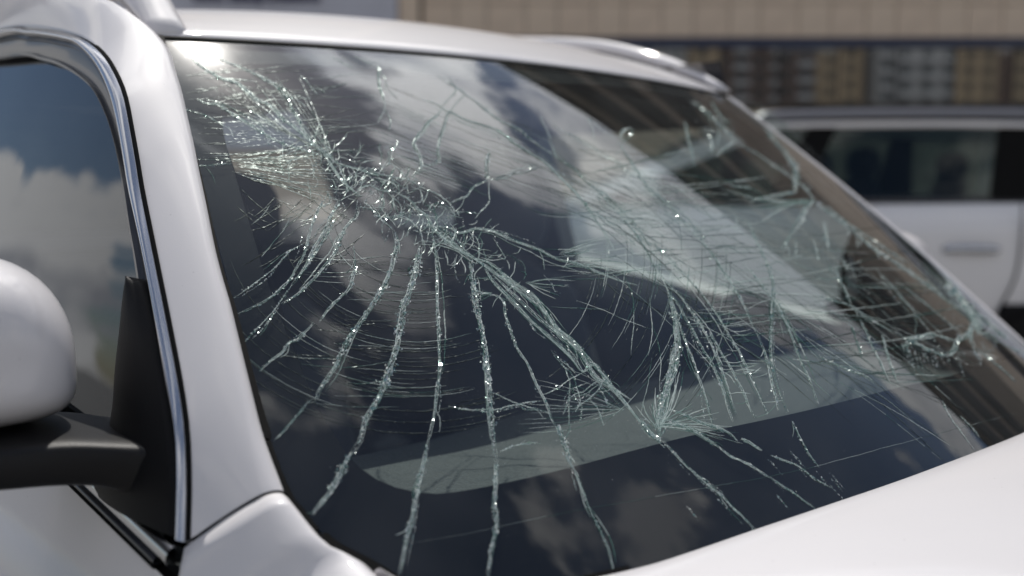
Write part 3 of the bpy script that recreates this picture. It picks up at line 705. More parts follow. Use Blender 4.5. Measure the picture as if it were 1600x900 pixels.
def crack(px, w, dens=1., wob=.5, name='crack', hair=True, taper=True, sheet=0.):
    """one wide crumbled crack: chips strewn along a wandering line of hair-thin splits"""
    UVs = dense(px); n = len(UVs); sh = Shards()
    ph = rng.uniform(0, 9, 4)
    for i, uv in enumerate(UVs):
        P, nrm = frame_at(uv); q = frame_at(UVs[min(i+1, n-1)])[0]-frame_at(UVs[max(i-1, 0)])[0]
        t = unit(q); b = np.cross(nrm, t); m = PXM(P); e = 1.
        if taper: e = min(1, (i+2)/(n*.12+2), (n-i+1)/(n*.18+2))
        ww = w*m*e*(1+.4*math.sin(i*.11+ph[0])+.35*math.sin(i*.37+ph[1]))
        mid = b*m*wob*(1.3*math.sin(i*.19+ph[2])+.8*math.sin(i*.53+ph[3]))
        k = rng.poisson(dens*(2.0+.75*w*e))
        for _ in range(k):
            off = rng.normal(0, .27)*ww; sz = m*rng.choice([.35, .55, .8, 1.2], p=[.35, .35, .2, .1])*rng.uniform(.7, 1.2)*(1+.12*w)*(.6+.4*e)
            if rng.random() < .07: sz *= 1.7
            sh.tri(P+b*off+t*rng.uniform(-1, 1)*m+mid, nrm, t, sz, elong=rng.uniform(1, 2.6), tilt=rng.choice([.25, .8]), lift=rng.uniform(-.0006, .0012))
    o = sh.build(name, M['crumb'], windscreen)
    if hair:
        for side_ in ((-.35, .35) if w > 3 else (0.,)):
            hairline(px, .9 if w > 3 else .8, 'hair', off=side_*w*.9)
    if sheet: # a bundle of fine parallel splits
        for s_ in np.linspace(-sheet, sheet, max(3, int(sheet*1.1))): hairline(px, .7, 'hair', off=s_, conv=True)
    return o
HS = {'hair': Shards(), 'dark': Shards()}
def hairline(px, w, key='hair', off=0., wob=.35, conv=False, step=3.):
    UVs = dense(px, step); n = len(UVs); pts = []; ns = []; ph = rng.uniform(0, 9, 2)
    for i, uv in enumerate(UVs):
        P, nrm = frame_at(uv); t = unit(frame_at(UVs[min(i+1, n-1)])[0]-frame_at(UVs[max(i-1, 0)])[0]); b = np.cross(nrm, t); m = PXM(P)
        k = off*(math.sin(math.pi*i/(n-1))**.6 if conv else 1)
        pts.append(P+b*m*(k+wob*(math.sin(i*.45+ph[0])+.6*math.sin(i*1.3+ph[1])))); ns.append(nrm)
    HS[key].ribbon(pts, ns, w*1.45*PXM(pts[0]))

CR = [  # (width in picture pixels, sheet, trace)
 # hanging strands below the blow
 (7,0,[(616,362),(620,384),(614,408),(608,430),(590,464),(570,494),(544,532),(532,556),(528,566),(520,580),(500,608),(494,624),(480,630)]),
 (3.2,0,[(480,630),(466,648),(452,664),(440,678),(430,688)]),
 (9,0,[(657,384),(652,410),(645,440),(637,462),(628,490),(623,525),(617,552),(606,585),(592,622),(572,655),(563,688),(552,706)]),
 (7,0,[(552,706),(541,722),(531,742),(518,766),(502,786),(488,804)]),
 (5,0,[(678,382),(681,400),(683,440),(683,476),(685,505),(686,540),(687,575),(683,610),(678,650),(668,694)]),
 (6,0,[(668,694),(662,722),(655,752),(648,786),(645,805),(636,840),(628,880),(624,898)]),
 (8,0,[(735,402),(738,430),(740,452),(744,480),(750,505),(757,540),(761,575),(764,610),(767,650),(772,700),(775,720)]),
 (6,0,[(775,720),(774,760),(772,790),(776,815),(770,850),(765,880),(762,900)]),
 (4.5,0,[(762,462),(775,462),(787,472),(789,490),(797,515),(808,545),(822,565),(833,590),(845,615),(855,635),(862,656),(872,672)]),
 (7,0,[(872,664),(880,690),(888,712),(892,728)]),
 (3,0,[(892,724),(905,752),(918,790),(932,818),(948,852),(953,868),(958,896)]),
 # the long diagonal sheaf
 (5,3,[(616,300),(636,310),(652,326),(668,340),(674,354),(688,368),(712,388),(735,400),(752,412),(775,428),(810,455),(845,482),(870,512),(898,535),(920,562),(945,590),(965,615),(985,640),(1005,665),(1030,688)]),
 (3.5,5,[(735,402),(765,412),(800,440),(840,470),(872,520),(905,552),(930,590),(960,612),(1000,660)]),
 (4,4,[(758,420),(770,440),(798,468),(825,497),(850,520),(888,555),(905,578),(912,582)]),
 (3,3,[(770,430),(812,470),(850,505),(893,540),(903,566)]),
 (3,2,[(912,582),(930,570),(950,600),(985,625)]),
 (2.6,0,[(1036,690),(1067,723),(1094,747),(1124,772),(1149,797),(1168,816),(1185,833)]),
 (4,3,[(674,354),(700,356),(720,364),(745,358),(770,362),(800,375),(840,390),(870,405),(900,412),(940,428),(966,438),(996,446)]),
 (2.2,0,[(564,262),(600,274),(640,282),(660,294),(684,304),(700,316),(708,328),(712,344)]),
 (3.2,0,[(560,296),(576,290),(596,298),(616,300)]), (3,0,[(560,324),(580,328),(594,342),(604,350),(616,362)]),
 (2.6,0,[(594,341),(628,338),(644,348),(658,364),(660,384)]), (2.6,0,[(658,358),(674,354),(676,370),(679,384)]),
 (2.4,0,[(674,354),(688,360),(710,380),(732,400)]), (2.0,0,[(690,356),(715,375),(725,390),(740,402)]),
 (3,0,[(735,366),(744,372),(748,385),(750,400)]), (2,0,[(770,372),(785,395),(790,405),(776,400)]),
 (5,0,[(644,278),(652,268),(658,262),(656,242),(648,228),(650,218),(660,208),(672,190),(686,178),(692,166)]),
 (5,0,[(658,262),(672,258),(686,252),(684,236),(688,216),(693,200),(698,182),(706,172)]),
 (3,0,[(692,166),(700,156),(712,140),(700,120)]), (3,0,[(706,172),(716,158),(726,148)]),
 (5.5,0,[(762,282),(760,262),(761,248),(766,238)]), (2,0,[(763,282),(764,300),(764,316),(752,330),(742,342)]),
 (3.2,0,[(762,282),(748,288),(738,294),(730,306),(716,312),(704,318)]), (2.6,0,[(763,282),(778,280),(790,278),(805,272),(820,270),(835,264),(850,262)]),
 (1.8,0,[(708,328),(716,331),(730,332),(746,334)]),
 (2.4,0,[(600,272),(594,256),(596,242),(590,230)]), (2.2,0,[(600,262),(608,254),(608,238),(618,230),(622,220)]), (2,0,[(608,254),(622,264),(636,278),(644,284)]),
 # fan of strands to the lower left
 (4,0,[(512,300),(516,316),(500,324),(494,336),(488,350),(484,364),(478,388),(474,400),(464,418),(452,438),(440,450),(430,460),(415,470),(400,478),(388,484),(372,491)]),
 (5,0,[(530,312),(524,326),(516,340),(508,360),(495,380),(486,398),(478,415),(464,436),(456,446)]), (2.8,0,[(456,446),(444,462),(430,484),(420,494),(400,516),(390,526),(378,538)]),
 (4,0,[(522,345),(510,368),(500,384),(490,400),(474,422),(462,438)]),
 (5,0,[(558,322),(558,336),(540,356),(530,376),(524,392),(514,408),(504,420),(492,434),(480,446),(465,460),(452,468),(440,476)]),
 (5,0,[(558,416),(552,432),(546,450),(532,465),(518,478),(508,490),(500,502)]), (4,0,[(490,505),(478,518),(464,532),(452,536),(440,552),(425,562),(406,580)]), (1.8,0,[(552,384),(554,404),(556,424)]),
 (2.4,0,[(472,382),(458,390),(448,398),(430,418),(418,428),(405,438),(394,446),(380,456),(366,466)]),
 # upper left splinters towards the roof corner
 (6,3,[(300,92),(320,108),(345,122),(370,130),(392,148),(405,158),(420,164),(440,184),(455,196),(470,208),(490,226),(498,234)]),
 (5.5,2,[(308,156),(325,162),(340,164),(366,180),(392,196),(420,214),(436,222),(450,228),(480,236),(498,242)]),
 (4.5,0,[(330,85),(356,98),(375,105),(390,112),(405,120),(420,128),(434,138),(444,148),(452,158),(456,170),(465,184),(470,196),(480,214),(490,226)]),
 (7,0,[(478,212),(486,222),(496,232),(508,240),(516,246),(530,258)]), (5,0,[(530,258),(536,272),(540,284),(545,300)]), (4,2,[(530,256),(548,262),(564,266),(580,272),(600,274)]),
 (3.5,2,[(506,240),(520,262),(532,280),(548,296),(562,306)]),
 (1.6,0,[(284,170),(302,175),(320,180),(334,188),(348,196),(360,200)]), (2.4,0,[(388,172),(402,180),(420,192),(432,204),(444,212)]),
 (2,0,[(466,116),(476,124),(484,134),(496,148)]), (2,0,[(518,90),(532,96),(545,104),(556,110)]), (1.8,0,[(552,87),(562,92),(576,98),(590,104)]),
 (4,0,[(591,102),(592,116),(592,134),(596,146),(600,158)]), (1.6,0,[(600,158),(601,172),(590,192)]), (1.5,0,[(601,172),(610,188),(608,206)]), (1.5,0,[(458,148),(466,158),(480,168)]),
 (2.4,0,[(303,260),(320,259),(340,257),(362,256)]),
 # long diagonals running right
 (3.6,0,[(684,118),(700,130),(716,138),(728,148),(742,158),(762,174),(784,190),(810,202),(834,222),(852,234),(870,247)]),
 (3.4,2,[(660,156),(680,162),(700,174),(730,188),(755,196),(778,204),(806,226),(825,238),(840,246),(856,258),(872,274),(888,290),(900,302),(920,328),(932,346),(942,360),(960,392)]),
 (2.8,0,[(858,220),(864,232),(870,246),(884,256),(900,268),(915,283),(936,300),(950,316),(964,328),(980,350),(992,364),(1000,376),(1010,392),(1022,415),(1028,424),(1038,440),(1044,456)]),
 (6,4,[(1044,456),(1050,475),(1054,495),(1057,520),(1058,545),(1055,568),(1052,582),(1042,606),(1035,625),(1028,650),(1024,672)]),
 (5,3,[(1050,545),(1048,575),(1040,610),(1034,640),(1030,665),(1030,690)]),
 (3,0,[(988,356),(1000,370),(1024,384),(1040,398),(1052,410),(1062,422),(1072,432),(1084,446),(1092,454),(1102,468),(1112,480),(1122,494),(1130,508),(1142,530),(1156,552),(1160,562),(1168,578),(1176,596),(1184,612),(1190,626),(1198,646)]),
 (3,0,[(1030,430),(1040,440),(1050,450),(1060,460),(1068,470),(1076,482),(1084,492),(1092,504),(1100,518),(1108,532),(1114,545),(1120,560),(1128,580),(1136,606),(1142,624),(1150,648)]),
 (3,0,[(1048,462),(1062,480),(1072,500),(1082,516),(1090,532),(1098,546),(1108,562),(1116,578),(1126,600),(1132,618),(1138,640),(1144,658)]),
 (2.6,0,[(1056,490),(1066,520),(1076,548),(1084,568),(1090,586),(1097,606),(1104,628),(1109,648),(1114,668)]),
 (2.8,0,[(1108,520),(1120,542),(1128,554),(1136,566),(1144,580),(1150,592),(1158,606),(1164,620),(1170,636),(1180,654)]),
 (3,0,[(966,222),(976,238),(984,250),(994,266),(1004,282),(1012,292),(1026,304),(1044,320),(1058,336),(1072,352),(1088,368),(1102,384),(1112,396),(1122,412),(1134,430),(1144,446),(1156,466),(1164,482),(1172,500),(1180,516),(1188,534)]),
 (3,0,[(1188,534),(1196,556),(1202,580),(1206,600),(1212,622),(1216,642)]),
 (3,0,[(1140,328),(1152,340),(1168,348),(1174,358),(1180,374),(1190,394),(1198,412),(1204,428),(1208,446),(1208,465),(1206,490),(1204,520),(1204,552),(1206,570),(1212,596),(1220,620),(1230,644)]),
 (2.8,0,[(1160,410),(1172,424),(1184,438),(1194,452),(1206,466),(1216,482),(1226,502),(1234,520),(1242,540),(1248,556),(1256,575),(1266,598),(1272,614),(1277,630)]),
 (2.2,0,[(862,192),(876,204),(892,212),(905,219),(920,228),(940,242),(955,250),(970,260),(990,276)]), (2,0,[(1010,290),(1022,302),(1036,314),(1050,330),(1068,345),(1090,358),(1105,380)]),
 (2,0,[(910,182),(928,192),(940,204),(955,212),(966,218)]), (4,0,[(986,200),(976,203),(970,212),(974,222)]), (2,0,[(988,201),(984,214),(972,222)]), (2,0,[(844,183),(850,196),(856,206),(860,218)]),
 # right-hand stars
 (6,0,[(1196,200),(1206,214),(1220,230),(1232,244),(1240,256),(1244,270),(1243,284),(1242,300)]),
 (3,0,[(1148,220),(1164,230),(1182,240),(1198,251),(1212,261),(1226,270),(1240,280),(1256,292),(1272,312)]),
 (5,0,[(1272,312),(1262,322),(1256,332),(1250,344),(1242,356),(1236,366)]), (3,0,[(1236,366),(1228,380),(1222,392)]),
 (3.6,0,[(1242,300),(1225,303),(1208,306),(1190,309),(1176,312)]), (2.4,0,[(1140,290),(1155,292),(1172,294),(1185,300)]), (2,0,[(1120,244),(1128,235),(1140,226),(1148,219)]),
 (5,0,[(1080,160),(1090,164),(1102,174),(1116,186),(1130,200),(1140,210),(1149,219)]), (3,0,[(1112,160),(1120,174),(1130,188),(1140,198)]), (3,0,[(1070,190),(1073,205),(1077,222),(1082,245),(1085,260)]), (2,0,[(1105,210),(1112,222),(1112,240)]),
 (6,0,[(1272,314),(1290,328),(1310,345),(1335,362),(1360,384),(1390,404),(1420,424),(1450,446),(1480,468),(1508,488)]), (4,0,[(1290,320),(1320,346),(1350,366),(1385,390),(1425,415)]),
 (9,0,[(1480,440),(1496,462),(1508,478),(1518,490),(1526,500),(1534,508)]), (8,0,[(1500,470),(1520,486),(1540,500),(1556,516),(1575,530)]),
 (5,0,[(1526,500),(1518,512),(1516,524),(1520,536),(1528,546)]), (2.6,0,[(1528,546),(1540,556),(1555,568),(1572,582),(1588,598)]),
 (5,0,[(1518,516),(1508,526),(1496,532),(1492,544),(1484,552),(1476,556)]), (5,0,[(1476,556),(1460,550),(1440,541),(1424,534)]), (5,0,[(1430,528),(1420,534),(1415,542),(1420,552)]),
 (4,0,[(1412,530),(1428,528),(1442,525),(1456,522),(1470,526),(1484,530),(1496,534)]),
 (1.8,0,[(1370,422),(1385,438),(1400,454),(1415,472),(1430,490),(1444,508),(1456,522)]), (1.8,0,[(1400,440),(1420,454),(1448,476),(1474,498),(1490,512),(1506,524)]),
 (2.2,0,[(1304,418),(1308,428),(1314,442),(1322,458),(1328,474)]), (2.4,0,[(1344,500),(1352,516),(1364,544),(1374,564),(1382,582),(1390,598)]), (2.6,0,[(1378,522),(1382,538),(1388,560),(1395,580),(1402,598)]), (1.8,0,[(1330,508),(1336,526),(1342,544),(1346,558)]),
 (3,0,[(1288,346),(1290,362),(1293,378),(1295,390)]), (1.6,0,[(1243,376),(1244,388),(1245,401)]), (1.6,0,[(1270,372),(1275,390),(1280,408)]), (2,0,[(1316,404),(1320,414),(1325,424)]), (2.4,0,[(1296,416),(1300,428)]),
 (3,0,[(1280,556),(1292,563),(1306,570),(1330,580),(1352,588),(1366,598)]), (2,0,[(1280,462),(1300,470),(1330,478),(1360,500),(1410,526)]),
 # lower middle network
 (2.8,0,[(702,636),(722,639),(742,641),(760,640),(776,640),(795,635),(812,632),(832,628),(850,626)]), (1.8,0,[(770,614),(788,622),(806,630),(824,636),(842,640),(862,648)]),
 (2,0,[(848,618),(872,606),(892,592),(912,582)]), (2.2,0,[(912,582),(906,572),(900,560),(890,548),(884,540)]), (2,0,[(912,582),(916,576),(916,570)]),
 (2.2,0,[(880,648),(884,636),(888,624),(900,616),(912,612),(924,602),(938,592)]), (1.8,0,[(878,568),(886,584),(890,600),(889,624),(889,650),(890,674)]), (2,0,[(860,548),(878,570),(892,584),(898,596),(903,612),(906,628),(899,644)]),
 (2.6,0,[(896,640),(910,630),(924,620),(936,608),(944,592)]), (1.8,0,[(905,660),(908,645),(908,630)]), (2,0,[(936,610),(944,620),(950,632),(954,640)]),
 (3,0,[(780,706),(800,698),(820,694),(838,692)]), (1.8,0,[(808,632),(820,640),(840,640)]), (1.6,0,[(942,580),(955,600),(950,612)]), (2,0,[(922,625),(934,640),(940,655),(944,665)]),
 # spray at the foot of the sheaf
 (6,5,[(1000,655),(1008,668),(1018,680),(1030,690)]), (4,4,[(1040,655),(1058,662),(1080,672),(1100,684),(1115,694),(1124,700)]), (3,3,[(1045,640),(1068,648),(1092,660),(1118,668),(1140,678),(1152,690)]),
 (2.6,0,[(1124,700),(1140,712),(1157,720),(1180,732),(1201,746)]), (3.4,2,[(1158,686),(1168,690),(1178,697),(1190,704)]), (1.8,0,[(1201,746),(1220,758),(1237,769),(1255,782),(1273,794)]),
 (1.8,0,[(1204,712),(1225,720),(1246,728),(1268,745),(1284,755),(1300,764)]), (1.8,0,[(1237,659),(1244,672),(1251,687),(1258,700),(1265,712),(1279,731)]), (2,0,[(1040,668),(1030,690),(1040,700)]),
 (1.6,0,[(1500,650),(1512,662),(1522,672),(1530,684)]), (1.4,0,[(1472,625),(1478,640),(1490,660),(1502,676),(1520,700)]),
]
for w_, sh_, tr_ in CR:
    g_ = 1+.8*min(1, max(0, (np.mean([q[0] for q in tr_])-880)/300)); g_ *= 1.2 if w_ >= 6 and tr_[0][1] > 350 else 1
    crack(tr_, w_*g_, dens=1.0, sheet=sh_*1.2)
# companion splits running beside the long ones, drifting in and out
for w_, sh_, tr_ in list(CR):
    if len(tr_) < 7: continue
    P_ = cat(np.array(tr_, float), 40)
    for q in range(2 if P_[:, 0].mean() < 850 else 4):
        a_, b_ = sorted(rng.integers(0, 40, 2));
        if b_-a_ < 10: continue
        o_ = rng.uniform(3, 11)*rng.choice([-1, 1]); seg = P_[a_:b_].copy(); tn = np.gradient(seg, axis=0); nn_ = np.stack([-tn[:, 1], tn[:, 0]], 1); nn_ /= np.linalg.norm(nn_, axis=1)[:, None]+1e-9
        seg += nn_*(o_*np.sin(np.linspace(.2, math.pi*rng.uniform(.5, 1), len(seg))))[:, None]; seg = seg[::4]
        if len(seg) < 3: continue
        if q % 2: crack(seg, rng.uniform(1, 2.2), dens=.9, hair=False, name='splinter')
        else: hairline(seg, rng.uniform(.8, 1.3), 'hair')
# short bright strokes hanging in a fringe from the right-hand star
for k in range(46):
    x = 1405+rng.uniform(0, 150); y = 545+rng.uniform(-12, 14)-.02*(x-1405); L = rng.uniform(10, 34)*(1 if x < 1500 else .7)
    crack([(x, y), (x+L*.14, y+L*.5), (x+L*.32, y+L)], rng.uniform(1, 2), dens=.8, hair=False)
# fans: many splits fanning out of one point
def fan(p0, ends, bow, w=.7, key='hair', n=14, jit=3):
    (xa, ya), (xb, yb) = ends
    for k in range(n):
        s = (k+rng.uniform(-.3, .3))/(n-1); e = np.array([xa+(xb-xa)*s, ya+(yb-ya)*s]); p = np.array(p0, float)+rng.normal(0, jit, 2)*.5
        b = np.array([-(e-p)[1], (e-p)[0]]); f = 1-.35*rng.random()
        e = p+(e-p)*f; mid = (p+e)/2+b*bow*(s-.5)*2+rng.normal(0, 1.5, 2); hairline([p, mid, e], w*rng.uniform(.6, 1.3), key)
for i in range(48):   # the horizontal fan in front of the near pillar
    s = i/47; y0 = 244+30*s+rng.normal(0, 2); xe = 470+80*rng.random(); ye = 205+130*s+rng.normal(0, 5)
    P_ = [(362+rng.uniform(0, 40), y0), (400+rng.uniform(-10, 20), y0-6+14*s), (440, y0-10+30*s), (xe, y0+(ye-y0)*.7)]
    hairline(P_, rng.uniform(.5, 1.1), 'hair' if rng.random() < .6 else 'dark')
for i in range(0): crack([(400+rng.uniform(0, 60), 232+i*8), (450, 236+i*8), (500+rng.uniform(0, 60), 244+i*9)], 1.4, dens=.6, hair=False)
fan((1030, 672), [(985, 640), (1075, 560)], .05, .9, 'hair', 22)
fan((1022, 665), [(1180, 700), (1100, 620)], .03, .9, 'hair', 18)
fan((975, 640), [(760, 690), (860, 560)], .05, .7, 'hair', 14)
fan((735, 402), [(690, 345), (640, 380)], .05, .7, 'hair', 10)
fan((768, 458), [(740, 448), (742, 476)], .03, .9, 'hair', 8, 1)
fan((1006, 420), [(862, 440), (820, 390)], .05, .6, 'hair', 7)
fan((880, 418), [(1010, 436), (890, 396)], .06, .7, 'hair', 8)
fan((875, 396), [(955, 370), (930, 395)], .05, .8, 'hair', 9)
fan((822, 442), [(910, 430), (870, 470)], .04, .9, 'hair', 9)
fan((960, 330), [(900, 290), (1080, 345)], .05, .7, 'hair', 16)
fan((1270, 315), [(1110, 290), (1180, 350)], .05, .9, 'hair', 12)
fan((1520, 505), [(1400, 395), (1460, 380)], .03, 1.0, 'hair', 14)
fan((1528, 520), [(1590, 555), (1480, 430)], .03, 1.2, 'hair', 16)
fan((1205, 470), [(1040, 400), (1330, 610)], .04, .7, 'hair', 10)
fan((520, 250), [(380, 110), (470, 120)], .04, .7, 'hair', 9)
fan((500, 235), [(330, 100), (320, 180)], .05, .7, 'dark', 12)
# the crushed heart of the blow: short branching splits, thick and thin
trunk = cat(np.array([(440,215),(500,242),(545,275),(600,300),(650,330),(700,365),(750,405),(800,450)], float), 200)
for k in range(300):
    i = int(np.clip(rng.normal(95, 52), 0, 199)); p = trunk[i]+rng.normal(0, 1, 2)*[26, 20]; base = math.atan2(*(trunk[min(i+1, 199)]-trunk[max(i-1, 0)])[::-1])
    a = base+rng.choice([0, 0, 1.1, -1.1, 1.5])+rng.normal(0, .3); L = rng.uniform(10, 42); pts = [p]
    for q in range(4): a += rng.normal(0, .35); p = p+L/4*np.array([math.cos(a), math.sin(a)]); pts.append(p)
    if k % 3 == 0: crack(pts, rng.uniform(1, 2.2), dens=.8, hair=False, name='splinter')
    else: hairline(pts, rng.uniform(.6, 1.2), 'hair')
for k in range(90):   # side splinters feathering off the long diagonals
    t_ = CR[rng.integers(0, len(CR))][2]; j = int(rng.integers(0, len(t_)-1)); f = rng.random(); p = np.array(t_[j])*(1-f)+np.array(t_[j+1])*f
    d = unit(np.array(t_[j+1], float)-t_[j]); a = math.atan2(d[1], d[0])+rng.choice([-.5, .5])+rng.normal(0, .2); L = rng.uniform(10, 40)
    hairline([p, p+L*.5*np.array([math.cos(a), math.sin(a)]), p+L*np.array([math.cos(a+.2), math.sin(a+.2)])], rng.uniform(.6, 1.1), 'hair')
# drifts of small chips where the glass has gone to powder
CH = Shards()
def powder(cx, cy, sx, sy, rot, n, size=1.):
    c, s = math.cos(rot), math.sin(rot)
    for _ in range(n):
        a, b = rng.normal(0, sx), rng.normal(0, sy); x, y = cx+a*c-b*s, cy+a*s+b*c
        P, nr = frame_at(uv_of(x, y)); m = PXM(P); CH.tri(P, nr, unit(np.cross(nr, [0, 1, 0.1])), m*rng.uniform(.3, 1.0)*size, elong=rng.uniform(1, 1.6), tilt=.8, lift=rng.uniform(0, .0012))
for a in [(545,280,30,16,.4,220,.8),(590,300,36,18,.3,150,.7),(640,320,40,26,.5,170,.7),(720,400,26,18,.7,170,.7),(1024,664,16,16,0,200,.8),
          (900,655,70,24,-.15,240,.8),(820,690,70,20,-.2,100,.8),(1100,640,60,24,-.2,130,.7),(700,150,60,22,.4,120,.9),(800,190,60,18,.5,110,1.),(975,208,12,10,0,40,1.3),(1030,320,60,12,0,110,.9),(1100,190,26,16,.7,50,1.4),
          (1500,490,36,14,.75,190,1.4),(1400,420,90,12,.65,110,1.2),(1280,330,20,12,.6,50,1.3),(1450,560,50,10,0,120,1.1),(860,250,60,30,.6,80,.8),(760,640,60,14,0,50,.8),(1200,480,80,60,.6,80,.9),(1330,440,40,30,0,20,1.6)]:
    powder(*a)
for _ in range(420):                      # stray grit all over the screen
    x, y = rng.uniform(300, 1580), rng.uniform(80, 860)
    P, nr = frame_at(uv_of(x, y)); m = PXM(P)
    CH.tri(P, nr, unit(np.cross(nr, [0, 1, .1])), m*rng.uniform(.3, .8), tilt=.9, lift=.0006)
# added facets turned to mirror the sun at the camera: sparks along the cracks
SP = Shards()
for k in range(520):
    t_ = CR[rng.integers(0, len(CR))][2]; j = int(rng.integers(0, len(t_)-1)); f = rng.random(); p = np.array(t_[j])*(1-f)+np.array(t_[j+1])*f+rng.normal(0, 1.8, 2)
    P, nr = frame_at(uv_of(*p)); m = PXM(P); hv = unit(unit(CAM-P)+SUN)+rng.normal(0, .16, 3); hv = unit(hv)
    e1 = unit(np.cross(hv, [0, 1, .2])); e2 = np.cross(hv, e1); P = P+nr*.0022; k0 = len(SP.v); r = m*rng.choice([.35, .5, .75, 1.1], p=[.4, .3, .2, .1])
    for q in range(4): a_ = q*math.pi/2+rng.uniform(-.4, .4); SP.v.append(tuple(P+e1*r*math.cos(a_)*rng.uniform(.6, 1.4)+e2*r*math.sin(a_)))
    SP.f.append((k0, k0+1, k0+2, k0+3))
SP.build('sun_glint_facets', M['facet'], windscreen, 'stuff')
CH.build('glass_chips', M['crumb'], windscreen, 'stuff')
# concentric splits round the blow, seen as fine arcs across the strands
def arc(cx, cy, r, a0, a1, sq, w, key, rot=0):
    A = np.radians(np.linspace(a0, a1, 7)); r = r*(1+rng.normal(0, .01))
    hairline([(cx+r*math.cos(a), cy+r*sq*math.sin(a)) for a in A], w, key, wob=.25)
for k in range(64):
    r = 110+k*4.6+rng.normal(0, 2); a = rng.uniform(62, 130); arc(650, 330, r, a, a+rng.uniform(16, 52), .86, rng.uniform(.4, .75), rng.choice(['dark', 'dark', 'dark', 'hair']))
for k in range(46):
    r = 230+k*5+rng.normal(0, 3); a = rng.uniform(-12, 26); arc(700, 400, r, a, a+rng.uniform(12, 34), .9, .5, rng.choice(['hair', 'dark']))
for k in range(12): # small loops inside the crushed centre
    x = 590+k*14; y = 300+k*6; hairline([(x, y), (x+9, y+12), (x+6, y+26), (x-6, y+34)], .9, 'hair')
# near-parallel splits above the blow
for k in range(120):
    x = rng.uniform(540, 960); y = 108+(x-540)*.30+rng.uniform(0, 130); L = rng.uniform(50, 170)
    hairline([(x, y), (x+L*.5, y+L*.17), (x+L, y+L*.38)], rng.uniform(.4, .75), rng.choice(['dark', 'dark', 'hair']))
for k in range(90): # level splits in the upper left
    x = rng.uniform(285, 500); y = rng.uniform(108, 250); L = rng.uniform(30, 120); s_ = rng.uniform(-.25, .12)
    hairline([(x, y), (x+L*.5, y+L*s_*.3), (x+L, y+L*s_)], rng.uniform(.4, .8), rng.choice(['dark', 'dark', 'hair']))
for k in range(40): # short steps by the near frit
    x = rng.uniform(360, 520); y = rng.uniform(290, 420); L = rng.uniform(20, 60); a = rng.uniform(.2, .9)*(1 if y < 330 else -1.2)
    hairline([(x, y), (x+L*.5, y+L*a*.5+2), (x+L, y+L*a)], rng.uniform(.5, .9), 'dark')
for k in range(34): # level splits between the lower left strands
    x = rng.uniform(400, 640); y = rng.uniform(400, 640); L = rng.uniform(50, 150)
    hairline([(x, y), (x+L*.5, y+rng.uniform(0, 6)), (x+L, y+rng.uniform(-5, 8))], rng.uniform(.5, .8), rng.choice(['dark', 'dark', 'hair']))
for k in range(270): # the right half: splits running down to the right, and rungs across the strands
    x = rng.uniform(880, 1380); y = 230+(x-880)*.42+rng.uniform(-20, 190); L = rng.uniform(50, 200); a = rng.choice([.05, .5, .8, -.15])+rng.normal(0, .06)
    hairline([(x, y), (x+L*.5, y+L*a*.46), (x+L, y+L*a)], rng.uniform(.5, 1.1), rng.choice(['dark', 'hair']))
for k in range(48):
    s = rng.random(); x = 1062+s*70+rng.uniform(-4, 60); y = 470+s*150+rng.uniform(-10, 20); L = rng.uniform(14, 46)
    hairline([(x, y), (x+L*.5, y+rng.uniform(-4, 3)), (x+L, y+rng.uniform(-8, 3))], rng.uniform(.7, 1.1), 'hair')
hairline([(640,850),(760,828),(860,806),(1060,770),(1240,737),(1400,695),(1590,645)], .35, 'hair', step=6.)
for k in range(16):
    x = rng.uniform(1050, 1320); y = 700+(1320-x)*.12+rng.uniform(-20, 60); crack([(x, y), (x+9, y+9), (x+22, y+24)], rng.uniform(.8, 1.6), dens=.6, hair=False, name='splinter')
for P_ in ([(900,470),(940,484),(976,500),(1020,516)], [(860,480),(900,482),(950,484)], [(1014,464),(1018,500),(1018,530),(1012,556)], [(1000,650),(1012,600),(1018,560)], [(1016,500),(1026,530),(1032,560),(1030,610)],
           [(968,420),(986,455),(990,500),(985,555)], [(424,384),(408,402)], [(454,338),(440,364),(410,398)], [(422,320),(410,338),(392,352)], [(1120,440),(1160,452),(1200,462)], [(840,335),(880,340),(940,338)], [(820,322),(850,334),(900,335)]):
    hairline(P_, .8, 'hair')
HS['hair'].build('hairline_cracks', M['hair'], windscreen, 'stuff')
HS['dark'].build('hairline_cracks', M['dark'], windscreen, 'stuff')
# a faint scuffed line across the black band and a few dead-insect specks
# ------------------------------------------------------------------ surroundings
ROT = Matrix(((R[0], FH[0], 0, 0), (R[1], FH[1], 0, 0), (0, 0, 1, 0), (0, 0, 0, 1)))   # x along the facade, y away, z up
def local(D, x=0., z=0.):
    o = CAM*np.array([1, 1, 0])+FH*D+R*x; m = ROT.copy(); m.translation = Vector((o[0], o[1], z)); return m
asph = mat('asphalt', (.20, .195, .185), .9, noise=.35, bump=.6, bscale=8)
mb = MB(); mb.grid([[np.array([x, y, 0.]) for y in np.linspace(-900, 900, 25)] for x in np.linspace(-900, 900, 25)]); tag(mb.build('ground', asph), kind='structure')
mark = mat('road_marking', (.7, .7, .68), .8)
for k in range(6):
    mb = MB(); mb.box((-.06, -2.5, .004), (.06, 2.5, .007)); o = mb.build('parking_line', mark, smooth=False); o.matrix_world = local(5.4, -8.2+k*5.6); o['kind'] = 'structure'

# white SUV parked behind, broadside to the camera, nose to the left
car = empty('parked_suv', mat=local(5.25), label='blurred white SUV with roof rails parked broadside behind the shattered screen', cat='car')
def PX(px): return (px-800)*5.2/FPX
def PZ(py): return 1.52-(py-286)*5.2/FPX
Wd = 1.85
